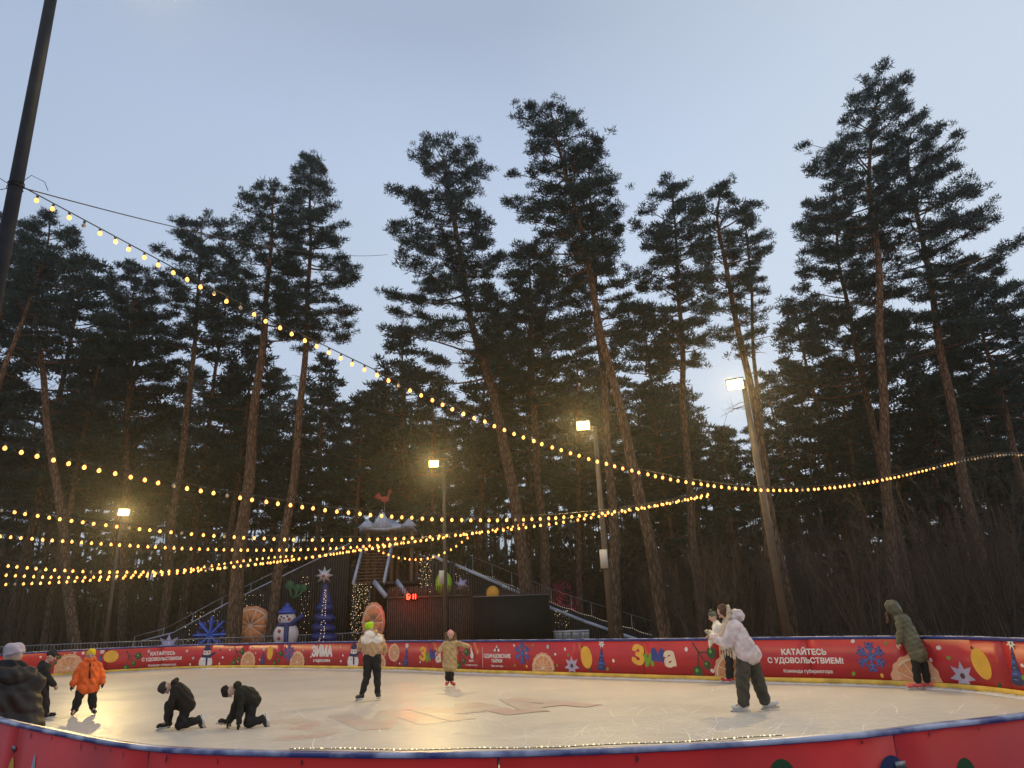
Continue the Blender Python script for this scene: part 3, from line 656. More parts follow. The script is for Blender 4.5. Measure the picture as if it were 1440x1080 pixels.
# ---- prints on the boards
PC = {k_: M('print_' + k_, c, .4, .1, 4) for k_, c in dict(white=(.75, .70, .66), cream=(.72, .60, .45), orange=(.62, .27, .12), pale_orange=(.70, .38, .22), yellow=(.75, .42, .05),
      green=(.16, .33, .03), dark_green=(.02, .075, .025), blue=(.035, .06, .27), navy=(.02, .03, .10), light_blue=(.10, .22, .48), lilac=(.42, .38, .52), grey=(.40, .42, .50), brown=(.09, .03, .02), stem=(.07, .035, .03)).items()}
PK = list(PC)
class Print:
    def __init__(s): s.b = MB(); s.lay = 0
    def tri(s, V, F, col, lay):
        V = np.asarray(V, float); s.b.add(np.c_[V[:, 0], V[:, 1], np.full(len(V), lay)], F, PK.index(col))
    def disc(s, x, y, rx, ry, col, lay=0, rot=0, n=24, wob=0, nw=12):
        a = np.arange(n) * 2 * PI / n; rr = 1 + wob * np.cos(a * nw)
        X = np.cos(a) * rx * rr; Y = np.sin(a) * ry * rr
        V = np.vstack([[[x, y]], np.c_[x + X * math.cos(rot) - Y * math.sin(rot), y + X * math.sin(rot) + Y * math.cos(rot)]])
        i = np.arange(n); s.tri(V, np.stack([np.zeros(n, int), 1 + i, 1 + (i + 1) % n], 1), col, lay)
    def star(s, x, y, r, ri, n, col, lay=0, rot=0):
        a = np.arange(2 * n) * PI / n + rot + PI / 2; R = np.where(np.arange(2 * n) % 2 == 0, r, ri)
        V = np.vstack([[[x, y]], np.c_[x + np.cos(a) * R, y + np.sin(a) * R]]); i = np.arange(2 * n)
        s.tri(V, np.stack([np.zeros(2 * n, int), 1 + i, 1 + (i + 1) % (2 * n)], 1), col, lay)
    def line(s, x0, y0, x1, y1, w, col, lay=0, w2=None):
        w2 = w if w2 is None else w2; d = np.array([x1 - x0, y1 - y0]); d = d / (np.linalg.norm(d) + 1e-9); p = np.array([-d[1], d[0]])
        a = np.array([x0, y0]); b_ = np.array([x1, y1])
        s.tri([a - p * w / 2, a + p * w / 2, b_ + p * w2 / 2, b_ - p * w2 / 2], [[0, 3, 2], [0, 2, 1]], col, lay)
        s.disc(x0, y0, w / 2, w / 2, col, lay + .1, n=10); s.disc(x1, y1, w2 / 2, w2 / 2, col, lay + .15, n=10)
    def text(s, txt, x, y, size, col, bold=.01, lay=0, rot=0, sx=1.0, spacing=1.0):
        V, F = text_mesh(txt, size, bold, spacing=spacing); X = V[:, 0] * sx; Y = V[:, 1]
        s.tri(np.c_[x + X * math.cos(rot) - Y * math.sin(rot), y + X * math.sin(rot) + Y * math.cos(rot)], F, col, lay)
        s.b.v[-1][:, 2] += V[:, 2]
    def put(s, name, uc, vmin=.137, vmax=.95, parent=boards, outside=False, label=None, flip=1):
        V = np.concatenate(s.b.v); v = V[:, 1]
        v = np.clip(v, vmin, vmax)
        # the loop is clockwise: as seen from the ice the u axis runs left to right
        uu = uc + V[:, 0] * (1 if not outside else -1)
        base = .004 + V[:, 2] * .0022
        off = base if not outside else -.05 - base
        P = np.array([bp(a, o_) for a, o_ in zip(uu, off)]); s.b.v = [np.c_[P, v]]
        used = sorted({m for f, m in s.b.f}); mp_ = {m: i for i, m in enumerate(used)}
        s.b.f = [(f, mp_[m]) for f, m in s.b.f]
        # drop the faces squashed flat against the kick strip
        nf = []
        for f, m in s.b.f:
            z = s.b.v[0][:, 2][f]; keep = (z.max(1) - z.min(1)) > 1e-6; 
            if keep.any(): nf.append((f[keep], m))
        s.b.f = nf
        o = s.b.build(name, [PC[PK[m]] for m in used], parent)
        if label: o['label'] = label
        return o
def snowflake(P, x, y, r, c1='blue', c2='light_blue'):
    for k in range(6):
        a = k * PI / 3 + PI / 2
        ex, ey = math.cos(a), math.sin(a)
        P.line(x, y, x + ex * r * .95, y + ey * r * .95, r * .17, c1, 0)
        P.line(x, y, x + ex * r * .8, y + ey * r * .8, r * .05, c2, 1)
        for f in (.45, .72):
            for sg in (-1, 1):
                b_ = a + sg * .85; P.line(x + ex * r * f, y + ey * r * f, x + ex * r * f + math.cos(b_) * r * .36, y + ey * r * f + math.sin(b_) * r * .36, r * .14, c1, .4)
                P.line(x + ex * r * f, y + ey * r * f, x + ex * r * f + math.cos(b_) * r * .3, y + ey * r * f + math.sin(b_) * r * .3, r * .04, c2, 1.2)
def orange(P, x, y, r):
    P.disc(x, y, r, r, 'pale_orange', 0, n=60, wob=.03, nw=15); P.disc(x, y, r * .86, r * .86, 'cream', .6, n=40); P.disc(x, y, r * .79, r * .79, 'orange', 1.2, n=40)
    for k in range(10):
        a = k * PI / 5 + .2; P.line(x, y, x + math.cos(a) * r * .8, y + math.sin(a) * r * .8, r * .035, 'cream', 1.8)
        P.disc(x + math.cos(a + .3) * r * .5, y + math.sin(a + .3) * r * .5, r * .035, r * .02, 'cream', 2.4, n=6)
    P.disc(x, y, r * .11, r * .11, 'cream', 2.8, n=10)
def berries(P, x, y, r):
    P.line(x - r * .3, y + r * .9, x, y + r * .4, r * .1, 'stem', 0)
    for dx, dy, q in ((-.15, -.75, .3), (.85, .35, .3), (.5, -.35, .22)):
        P.line(x, y + r * .4, x + dx * r, y + dy * r, r * .08, 'stem', .4); P.disc(x + dx * r, y + dy * r, q * r, q * r * 1.15, 'dark_green', 1)
        P.disc(x + dx * r - .06 * r, y + dy * r + .08 * r, q * r * .35, q * r * .4, 'green', 1.5, n=10)
def cone(P, x, y, h, w=.26, tilt=-.25):
    """blue layered fir with a white star"""
    for k in range(6):
        t = k / 6; yy = y + h * .5 - t * h * .95; ww = w * (.14 + t * .9)
        P.disc(x + tilt * (yy - y - h * .5) * -.35, yy - h * .09, ww * .62, h * .13, 'navy' if k % 2 else 'blue', k * .3, n=16)
        P.disc(x + tilt * (yy - y - h * .5) * -.35 - ww * .1, yy - h * .06, ww * .3, h * .015, 'light_blue', k * .3 + .2, n=10)
    P.star(x + .02, y + h * .62, h * .2, h * .085, 7, 'white', 2.5); P.disc(x + .02, y + h * .62, h * .03, h * .03, 'brown', 3, n=8)
def flower(P, x, y, r):
    P.star(x, y, r, r * .5, 7, 'lilac', 0); P.disc(x, y, r * .19, r * .2, 'brown', 1)
def snowman(P, x, y, h):
    P.disc(x, y - h * .28, h * .36, h * .33, 'white', 0); P.disc(x + h * .03, y + h * .13, h * .2, h * .19, 'white', .6)
    P.line(x - h * .2, y + .0 * h, x + h * .22, y - h * .03, h * .12, 'navy', 1.2); P.line(x + h * .1, y - .02 * h, x + h * .45, y + h * .12, h * .1, 'navy', 1.5); P.line(x + .03 * h, y - .04 * h, x + .05 * h, y - h * .36, h * .1, 'navy', 1.8)
    P.disc(x + h * .03, y + h * .30, h * .2, h * .08, 'navy', 2.2); P.disc(x + h * .05, y + h * .38, h * .13, h * .11, 'navy', 2.4)
    for sx in (-.07, .12): P.disc(x + h * sx, y + h * .15, h * .055, h * .055, 'cream', 2.6, n=10); P.disc(x + h * sx, y + h * .15, h * .035, h * .035, 'brown', 3, n=8)
    P.disc(x - h * .1, y - h * .2, h * .035, h * .035, 'orange', 1, n=8)
def petal(P, x, y, s=.05, col='white', rot=.6): P.disc(x, y, s, s * .62, col, 0, rot, 12)

def put1(fn, name, px, *a, **kw):
    P = Print(); fn(P, 0, *a); return P.put(name, find_u(px), **kw)
# right to left across the ice-side face, as in the photo
put1(cone, 'fir_print', 1428, .52, .62)
P = Print(); P.disc(0, .52, .2, .28, 'yellow', 0, .35); P.disc(-.05, .58, .1, .15, 'yellow', .6, .35); P.disc(-.14, .80, .03, .03, 'brown', 1); P.put('lemon_print', find_u(1382))
put1(flower, 'star_flower_print', 1350, .28, .27)
put1(orange, 'orange_slice_print', 1283, .14, .50)
put1(snowflake, 'snowflake_print', 1225, .58, .29)
for args in (('КАТАЙТЕСЬ', 0, .67, .165, 'white', .007), ('С УДОВОЛЬСТВИЕМ!', 0, .49, .158, 'white', .006), ('Команда губернатора', .03, .27, .10, 'white', .002)):
    P = Print(); P.text(*args); P.put('lettering', find_u(1130), label='white lettering %s on the right-hand boards' % args[0])
put1(orange, 'orange_slice_print', 1028, .20, .48)
put1(berries, 'berry_print', 984, .52, .40)
def zima(P, x, y, s):
    P.text('З', x - s * .80, y + .04 * s, s * 1.3, 'yellow', .075 * s, 0, -.12, 1.05); P.text('и', x - s * .1, y - .12 * s, s * 1.05, 'green', .06 * s, .6, .08)
    P.text('м', x + s * .48, y + .14 * s, s * 1.1, 'blue', .06 * s, 1.2, -.1); P.text('а', x + s * 1.22, y - .04 * s, s * 1.35, 'cream', .065 * s, 1.8, .15)
put1(zima, 'winter_lettering', 915, .55, .46, label='puffy yellow green blue and cream lettering Зима on the boards')
put1(cone, 'fir_print', 846, .50, .60)
P = Print(); P.disc(0, .53, .19, .29, 'yellow', 0, .12); P.disc(-.04, .58, .1, .16, 'yellow', .6); P.disc(-.13, .80, .03, .03, 'brown', 1); P.put('lemon_print', find_u(824))
put1(flower, 'star_flower_print', 804, .30, .27)
put1(orange, 'orange_slice_print', 763, .22, .42)
put1(snowflake, 'snowflake_print', 735, .62, .29)
def logo(P, x, y):
    P.star(x, y + .2, .1, .05, 3, 'white', 0); P.disc(x, y + .19, .045, .04, 'brown', .5); P.disc(x - .08, y + .15, .04, .04, 'white', .7); P.disc(x + .08, y + .15, .04, .04, 'white', .7)
    P.text('ОДИНЦОВСКИЕ', x, y - .02, .145, 'white', .006); P.text('ПАРКИ', x, y - .16, .13, 'white', .006); P.text('Парк культуры', x, y - .30, .07, 'white', .002)
    P.line(x - .62, y + .25, x - .62, y - .34, .012, 'white', 0)
    X = x - 1.15
    P.line(X, y + .22, X + .06, y, .05, 'white', 0, .1); P.disc(X + .05, y - .02, .07, .09, 'white', .5, .3); P.line(X + .02, y + .18, X + .12, y + .02, .02, 'white', .8); P.disc(X - .03, y + .26, .03, .03, 'white', .9)
    P.text('ЗИМА', X + .02, y - .17, .08, 'white', .003); P.text('в подмосковье', X + .02, y - .29, .075, 'white', .001)
put1(logo, 'park_logo', 698, .55, label='white park emblems and lettering on the red boards')
put1(berries, 'berry_print', 647, .50, .38)
put1(zima, 'winter_lettering', 603, .52, .42, label='puffy coloured lettering Зима beside the child in the tan coat')
put1(cone, 'fir_print', 572, .46, .60)
put1(orange, 'orange_slice_print', 554, .60, .30)
put1(orange, 'orange_slice_print', 533, .22, .36)
put1(snowman, 'snowman_print', 497, .52, .85)
for args in (('ЗИМА', 0, .63, .50, 'white', .034), ('в подмосковье', 0, .32, .165, 'white', .006)):
    P = Print(); P.text(*args, sx=.80); P.put('lettering', find_u(453), label='bold white lettering ' + args[0])
put1(orange, 'orange_slice_print', 419, .25, .42)
put1(snowflake, 'snowflake_print', 406, .6, .3)
put1(berries, 'berry_print', 388, .45, .35)
P = Print(); P.disc(0, .6, .17, .26, 'yellow', 0); P.put('lemon_print', find_u(379))
put1(cone, 'fir_print', 371, .42, .55)
put1(orange, 'orange_slice_print', 349, .26, .42)
put1(berries, 'berry_print', 332, .52, .42)
put1(snowman, 'snowman_print', 290, .52, .95)
for args in (('КАТАЙТЕСЬ', 0, .68, .19, 'white', .008), ('С УДОВОЛЬСТВИЕМ!', 0, .46, .175, 'white', .007), ('Команда губернатора', .03, .22, .12, 'white', .003)):
    P = Print(); P.text(*args, sx=.88); P.put('lettering', find_u(228), label='small far white lettering %s on the left boards' % args[0])
put1(berries, 'berry_print', 181, .48, .42)
P = Print(); P.disc(0, .66, .28, .24, 'yellow', 0); P.put('lemon_print', find_u(156))
put1(cone, 'fir_print', 142, .5, .6)
put1(orange, 'orange_slice_print', 98, .3, .55)
put1(berries, 'berry_print', 72, .65, .3)
rr = random.Random(3)
for px, v, c, s in [(1145+60,.9,'white',.06),(1250,.86,'green',.05),(1198,.24,'green',.06),(1238,.22,'yellow',.055),(1310,.55,'white',.05),(1326,.78,'white',.07),(1337,.6,'green',.055),(1315,.28,'green',.05),(1399,.12+.05,'dark_green',.07),(1437,.35,'green',.06),(1438,.55,'white',.05),
                    (967,.74,'white',.07),(1000,.25,'white',.07),(854,.24,'green',.055),(862,.45,'white',.06),(830,.2,'dark_green',.06),(724,.84,'white',.05),(750,.84,'green',.05),(772,.8,'grey',.075),(781,.6,'white',.05),(796,.74,'white',.06),(799,.58,'green',.05),
                    (741,.26,'yellow',.055),(783,.3,'green',.05),(723,.28,'green',.05),(591,.3,'white',.05),(562,.24,'white',.05),(512,.5,'white',.06),(478,.8,'cream',.05),(482,.5,'white',.06),(480,.3,'white',.06),(446,.85,'green',.05),(437,.45,'white',.06),(426,.7,'pale_orange',.07),(428,.3,'green',.05),
                    (400,.88,'white',.05),(366,.35,'white',.05),(360,.6,'cream',.05),(353,.85,'white',.06),(323,.75,'white',.07),(313,.45,'white',.07),(310,.2,'cream',.07),(310,.75,'dark_green',.07),(272,.45,'grey',.08),(268,.2,'white',.06),(262,.75,'cream',.07),(336,.3,'white',.06),(208,.8,'grey',.09),(115,.85,'white',.08),(103,.9,'grey',.08),(90,.8,'yellow',.07),(55,.8,'white',.07)]:
    P = Print(); P.disc(0, v, s * .8, s * .62, c, 0, rr.uniform(0, 3), 12); P.put('confetti_print', find_u(px))
# outside of the near boards: big round dots
for px, v, rx, ry, c in [(868,.80,.065,.085,'grey'),(1108,.83,.072,.088,'dark_green'),(577,.86,.04,.06,'dark_green'),(1262,.80,.085,.09,'navy'),(1366,.74,.07,.09,'dark_green'),(20,.62,.075,.16,'yellow'),(50,.73,.035,.11,'grey'),(112,.72,.035,.11,'green'),(-6,.78,.04,.09,'white'),(310,.5,.07,.1,'white'),(690,.5,.09,.1,'yellow')]:
    P = Print(); P.disc(0, v, rx, ry, c, 0); P.put('dot_print', find_u(px, True), outside=True, vmin=.02)
PC['scuff'] = M('print_scuff', (.16, .008, .012), .6, .4, 9); PK.append('scuff')
for px in (40, 66, 110, 128, 150, 168, 205, 232, 300, 420, 905, 1230, 1325, 1392):
    P = Print(); h_ = rr.uniform(.015, .05); P.disc(0, .972 - h_ / 2, rr.uniform(.003, .008), h_ / 2, 'scuff', 0, rr.uniform(-.2, .2), 9, .3, 3); P.put('scuff_mark', find_u(px, True), outside=True, vmin=.02, vmax=.975)
WORN = M('worn_vinyl', (.26, .02, .022), .6, .5, 6)
# string of tiny lights lying on the near cap

# cuts and scuffs left by skates: long thin arcs lying on the ice
SCUFF = M('ice_cut', (.90, .88, .84), .7, .08, 3)
mb = MB(); cen2 = RK.mean(0)
def inside(p):
    d = np.linalg.norm(RK - p, axis=1); i = int(np.argmin(d)); n_ = bp(US[i], 1.0) - bp(US[i], 0.0)
    return np.dot(p - RK[i], n_) > .25
cnt = 0
for k in range(2300):
    if k < 1800: px, py = RG.uniform(60, 1430), 1052 - 90 * RG.random() ** .8
    else: px, py = 1000 + RG.normal(0, 130), 1022 + RG.normal(0, 14)
    c = G(px, py)[:2]
    if not inside(c): continue
    a0 = RG.uniform(0, 6.28); R = RG.uniform(2.5, 14) * RG.choice([-1, 1]); Ln = RG.uniform(.2, 2.2); n = 9
    t = np.linspace(-.5, .5, n) * Ln; ang = a0 + t / R
    P = c + np.cumsum(np.stack([np.cos(ang), np.sin(ang)], 1) * Ln / n, 0)
    if not (inside(P[0]) and inside(P[-1])): continue
    w_ = RG.choice([.0015, .0025, .006], p=[.5, .35, .15]) * np.sin(np.linspace(.15, PI - .15, n)); nn = np.stack([-np.sin(ang), np.cos(ang)], 1)
    z_ = .0026 + .0000006 * cnt; V = np.concatenate([np.c_[P - nn * w_[:, None], np.full(n, z_)], np.c_[P + nn * w_[:, None], np.full(n, z_)]]); i = np.arange(n - 1)
    mb.add(V, np.stack([i, i + 1, i + 1 + n, i + n], 1)); cnt += 1
tag(mb.build('skate_marks', SCUFF), 'fine white arcs and scuffs cut into the ice by skates', 'skate marks', None, 'stuff')
# ------------------------------------------------------------------ slide hill, tower and decorations behind the rink
WOODD = M('dark_slat_wood', (.050, .036, .028), .8, .4, 5, bump=.3)
WOODB = M('brown_slat_wood', (.095, .052, .037), .75, .35, 5, bump=.3)
WOODO = M('tower_post_wood', (.22, .10, .05), .7, .3, 5, bump=.2)
DARK = M('dark_backing', (.012, .011, .012), .9, .3, 3)
WHT = M('pale_painted_metal', (.50, .54, .64), .5, .12, 4)
ZINC = M('galvanised_tube', (.33, .33, .34), .4, .2, 6, metal=.8)
BLK = M('black_plastic', (.010, .010, .010), .6, .3, 4, spec=.3)
BLUEP = M('blue_inflatable', (.028, .06, .36), .38, .35, 2.2, bump=.15, bscale=5)
BLUEL = M('light_blue_inflatable', (.07, .19, .62), .38, .3, 2.2)
NAVYP = M('navy_inflatable', (.018, .028, .15), .42, .3, 3, bump=.15, bscale=6)
WHTP = M('white_inflatable', (.62, .60, .62), .5, .08, 3)
LIL = M('lilac_foam', (.45, .40, .60), .5, .12, 3)
ORG = M('orange_foam', (.62, .24, .09), .55, .2, 5); ORGP = M('peel', (.66, .30, .17), .55, .15, 5); CRM = M('cream_foam', (.72, .55, .42), .5, .1, 4)
GRNP = M('green_tube', (.05, .17, .06), .5, .2, 4); LIME = M('lime_ball', (.34, .55, .02), .4, .15, 2); YELP = M('yellow_foam', (.70, .34, .03), .5, .2, 3)
REDP = M('red_dot', (.45, .06, .05), .5, .1, 4)
TINY = noemit(M('tiny_led', (.8, .6, .3), .4, emit=(1, .72, .36), es=2.6))
RDTW = noemit(M('magenta_led', (.6, .05, .2), .4, emit=(1, .05, .22), es=.35))
S36 = 37.0
def P3(px, py, D): return at(px, py, D)
def slat_wall(parent, name, x0, x1, D, topf, w=.07, gap=.055, z0=-.05, m=WOODD, back=DARK, bn=True, th=.04):
    mb = MB(); x = x0
    while x < x1:
        zt = topf(x + w / 2); mb.box((x + w / 2, D + RG.uniform(-.004, .004), (z0 + zt) / 2), (w, th, zt - z0 + RG.uniform(-.03, .0))); x += w + gap
    mb.build(name, m, parent)
    if bn:
        q = MB(); n = 24; xs = np.linspace(x0, x1, n)
        top = np.array([topf(x_) - .06 for x_ in xs])
        V = np.concatenate([np.c_[xs, np.full(n, D + .12), np.full(n, z0)], np.c_[xs, np.full(n, D + .12), top], np.c_[xs, np.full(n, D + .3), top], np.c_[xs, np.full(n, D + .3), np.full(n, z0)]])
        i = np.arange(n - 1)
        F = np.concatenate([np.stack([i + a * n, i + 1 + a * n, i + 1 + b_ * n, i + b_ * n], 1) for a, b_ in ((0, 1), (1, 2), (2, 3))])
        q.add(V, F); q.build('backing', back, parent)

# left ramp
D = 38.0
pts = [P3(160, 921, D), P3(200, 902, D), P3(245, 890, D), P3(322, 848, D), P3(420, 800, D), P3(492, 765, D)]
ramp = empty('slide_ramp', (pts[0][0], D, 0), 0, 'long dark slatted ramp wall rising from the left up to the tower', 'slide')
LX = np.array([p[0] for p in pts]) - pts[0][0]; LZ = np.array([p[2] for p in pts])
f = lambda x: float(np.interp(x, LX, LZ))
slat_wall(ramp, 'slatted_wall', LX[1], LX[-1], 0, f)
mb = MB()
for i in range(1, 5): mb.bar((LX[i], -.06, LZ[i] + .03), (LX[i + 1], -.06, LZ[i + 1] + .03), .05, .05)
mb.build('top_rail', WHT, ramp)
mb = MB()
for i in range(1, 4): mb.bar((LX[i] - .9, .9, LZ[i] + .25), (LX[i + 1] - .9, .9, LZ[i + 1] + .25), .04, .04)
for x in np.arange(LX[1], LX[4], 1.5): mb.bar((x - .9, .9, f(x) - .9), (x - .9, .9, f(x) + .28), .035)
mb.build('back_rail', ZINC, ramp)
mb = MB(); n = 8; xs = np.linspace(LX[0], LX[-1], n)
V = np.concatenate([np.c_[xs, np.full(n, .31), [f(x) - .5 for x in xs]], np.c_[xs, np.full(n, 2.6), [f(x) - .5 for x in xs]]]); i = np.arange(n - 1)
mb.add(V, np.stack([i, i + 1, i + 1 + n, i + n], 1)); mb.build('slide_deck', WOODD, ramp)

# tower
D = 38.6
tc_ = P3(540, 905, D); tower = empty('slide_tower', (tc_[0], D, 0), 0, 'wooden slide tower with a steep open stair and a frosted gabled canopy roof', 'tower')
def T(px, py, dy=0.0):
    p = P3(px, py, D + dy); return np.array([p[0] - tc_[0], dy, p[2]])
mb = MB()
for a, b_ in (((511, 768), (497, 822)), ((551, 768), (540, 820))):
    mb = MB(); mb.bar(T(*b_, -1.1), T(*a, .6), .12, .26); mb.build('stair_stringer', WHT, tower)
mb = MB(); A0, A1, B0, B1 = T(499, 822, -1.05), T(512, 768, .6), T(538, 820, -1.05), T(549, 768, .6)
for k in range(12):
    t = (k + .5) / 12; a = A0 + (A1 - A0) * t; b_ = B0 + (B1 - B0) * t
    mb.bar(a, b_, .26, .05)
mb.build('stair_treads', WOODO, tower)
mb = MB(); mb.bar(T(526, 818, -1.15), T(543, 839, -1.9), .1, .24); mb.build('lower_stringer', WHT, tower); mb = MB(); mb.bar(T(558, 817, -1.15), T(573, 838, -1.9), .1, .24); mb.build('lower_stringer', WHT, tower)
mb = MB(); a = T(497, 820, -.6); b_ = T(604, 820, -.6)
mb.box(((a[0] + b_[0]) / 2, 0, a[2] - .08), (b_[0] - a[0], 2.0, .14)); mb.build('landing', WOODD, tower)
mb = MB()
for px in (499, 520, 602):
    p = T(px, 820, -1.0); mb.bar((p[0], -.92, -.1), (p[0], -.92, p[2] - .16), .16)
mb.build('landing_post', WOODD, tower)
# deck + posts + roof
mb = MB(); a = T(508, 770, .7); b_ = T(600, 772, .7); mb.box(((a[0] + b_[0]) / 2, 1.9, a[2]), (b_[0] - a[0], 2.4, .16)); mb.build('deck', WOODD, tower)
mb = MB(); zc = T(540, 745, 1)[2]
for px in (517, 551, 579):
    for dy in (.9, 2.9):
        p = T(px, 770, .9); mb.bar((p[0], dy, -.1), (p[0], dy, zc), .17)
mb.build('tower_post', WOODO, tower)
mb = MB(); e = .06
xl, xr = T(497, 743, .3)[0], T(583, 741, .3)[0]; xc = T(545, 713, 1.9)[0]; za = T(545, 713, 1.9)[2]
mid_ = (xl + xr) / 2
# flat hipped canopy with upturned corners
N8 = 24; a_ = np.arange(N8) * 2 * PI / N8
rx = (xr - xl) / 2 * (1 + .07 * np.cos(4 * a_ + PI)); ry = 1.75 * (1 + .07 * np.cos(4 * a_ + PI))
ring = np.c_[mid_ + rx * np.cos(a_), 1.9 + ry * np.sin(a_), zc - .05 + .06 * np.cos(4 * a_ + PI)]
ring2 = ring * [1, 1, 1] + [0, 0, .14]; r3 = np.c_[mid_ + rx * .35 * np.cos(a_), 1.9 + ry * .35 * np.sin(a_), np.full(N8, zc + .42)]
V = np.vstack([ring, ring2, r3, [[mid_, 1.9, zc + .8]], [[mid_, 1.9, zc - .05]]]); i = np.arange(N8); j = (i + 1) % N8
mb.add(V, np.stack([i, j, j + N8, i + N8], 1)); mb.f.append((np.stack([i + N8, j + N8, j + 2 * N8, i + 2 * N8], 1), 0))
mb.f.append((np.stack([i + 2 * N8, j + 2 * N8, np.full(N8, 3 * N8)], 1), 0)); mb.f.append((np.stack([j, i, np.full(N8, 3 * N8 + 1)], 1), 0))
FROST = M('frosted_roof', (.56, .62, .74), .6, .35, 8, bump=.3)
mb.build('canopy_roof', FROST, tower)
mb = MB()                                      # gablets with pierced hearts of frost
def gab(cx, w_, h_, y):
    z0 = zc + .06; V = [[cx - w_ / 2, y, z0], [cx + w_ / 2, y, z0], [cx, y, z0 + h_], [cx - w_ / 2, y + .12, z0], [cx + w_ / 2, y + .12, z0], [cx, y + .12, z0 + h_]]
    mb.add(V, [[0, 1, 2], [5, 4, 3]]); mb.f.append((np.array([[0, 3, 4, 1], [1, 4, 5, 2], [2, 5, 3, 0]]) + mb.n - 6, 0))
gab(T(514, 740, .3)[0] + .1, 1.1, .50, .28); gab(xc + .0, 1.15, .98, .22); gab(T(575, 740, .3)[0], .9, .46, .28)
mb.build('gablet', FROST, tower)
# rooster weathervane
wb = T(541, 707, 1.9); vane = empty('weathervane', (tc_[0] + wb[0], D + 1.9, zc + .75), 0, 'red rooster weathervane on top of the slide tower roof', 'weathervane')
VR = M('rooster_red', (.55, .09, .05), .5, .25, 5)
mb = MB(); hz = wb[2] - zc - .75; mb.tube([(0, 0, 0), (0, 0, hz)], .025, 6); mb.build('rod', ZINC, vane)
mb = MB()
mb.ell((0, 0, hz + .2), (.26, .07, .18)); mb.cap((.16, 0, hz + .28), .1, (.26, 0, hz + .52), .06)
mb.ell((.30, 0, hz + .60), (.085, .05, .08)); mb.cap((.36, 0, hz + .59), .03, (.44, 0, hz + .56), .01)
for k in range(3): mb.ell((.24 + k * .05, 0, hz + .69 + .02 * (k == 1)), (.035, .02, .06))
for k in range(5):
    a = 1.9 + k * .3; mb.cap((-.18, 0, hz + .24), .06, (-.2 + math.cos(a) * .34 - .06, 0, hz + .26 + math.sin(a) * .36), .035)
mb.cap((-.02, 0, hz + .08), .03, (-.02, 0, hz - .06), .02); mb.cap((.08, 0, hz + .08), .03, (.08, 0, hz - .06), .02)
mb.build('rooster', VR, vane)

# right ramp
D = 37.4
pr_ = [P3(x, y, D) for x, y in ((608, 781), (624, 789), (640, 794), (706, 823), (728, 833), (775, 855), (820, 873), (857, 886), (912, 905), (930, 912))]
rr_ = empty('slide_ramp', (pr_[0][0], D, 0), 0, 'dark ramp descending right from the tower with a pale edge board and black inner side', 'slide')
RX = np.array([p[0] for p in pr_]) - pr_[0][0]; RZ = np.array([p[2] for p in pr_]); f2 = lambda x: float(np.interp(x, RX, RZ))
slat_wall(rr_, 'slatted_wall', RX[0], RX[-1], 0, lambda x: f2(x) - .05)
mb = MB()
for i in range(len(RX) - 1): mb.bar((RX[i], -.07, RZ[i]), (RX[i + 1], -.07, RZ[i + 1]), .07, .15)
mb.build('edge_board', WHT, rr_)
mb = MB(); n = 10; xs = np.linspace(RX[0] + 2, RX[-1], n); zz = np.array([f2(x) for x in xs]); up = np.interp(xs, [xs[0], xs[-1]], [.15, .55])
V = np.concatenate([np.c_[xs, np.full(n, 2.0), zz - .6], np.c_[xs, np.full(n, 2.0), zz + up], np.c_[xs, np.full(n, 2.1), zz + up], np.c_[xs, np.full(n, 2.1), zz - .6]]); i = np.arange(n - 1)
mb.add(V, np.concatenate([np.stack([i + a * n, i + 1 + a * n, i + 1 + b_ * n, i + b_ * n], 1) for a, b_ in ((0, 1), (1, 2), (2, 3), (3, 0))])); mb.build('inner_side', DARK, rr_)
mb = MB()
for i in range(9):
    x = xs[i]; mb.bar((x, 2.05, f2(x)), (x, 2.05, f2(x) + up[i] + .75), .03)
for i in range(9): mb.bar((xs[i], 2.05, zz[i] + up[i] + .75), (xs[i + 1], 2.05, zz[i + 1] + up[i + 1] + .75), .02)
mb.build('wire_rail', ZINC, rr_)
mb = MB(); Ls = []
for i in range(9):
    for t in np.linspace(0, 1, 12)[:-1]: Ls.append((xs[i] + (xs[i + 1] - xs[i]) * t, 1.97, (zz[i] + up[i]) * (1 - t) + (zz[i + 1] + up[i + 1]) * t + .05 - .06 * math.sin(t * PI)))
for p in Ls: mb.box(p, (.025, .025, .025))
mb.build('edge_lights', noemit(M('edge_led', (.8, .7, .5), .4, emit=(1, .85, .65), es=.8)), rr_)

# tall slatted wall behind the enclosure
D = 37.0
a = P3(592, 905, D); hw = empty('slatted_screen_wall', (a[0], D, 0), 0, 'dark slatted wall between the tower stair and the right ramp, hung with icicle lights', 'wall')
w1 = P3(640, 794, D)[0] - a[0]
slat_wall(hw, 'slatted_wall', 0, w1, 0, lambda x: P3(600, 790, D)[2], .11, .07)
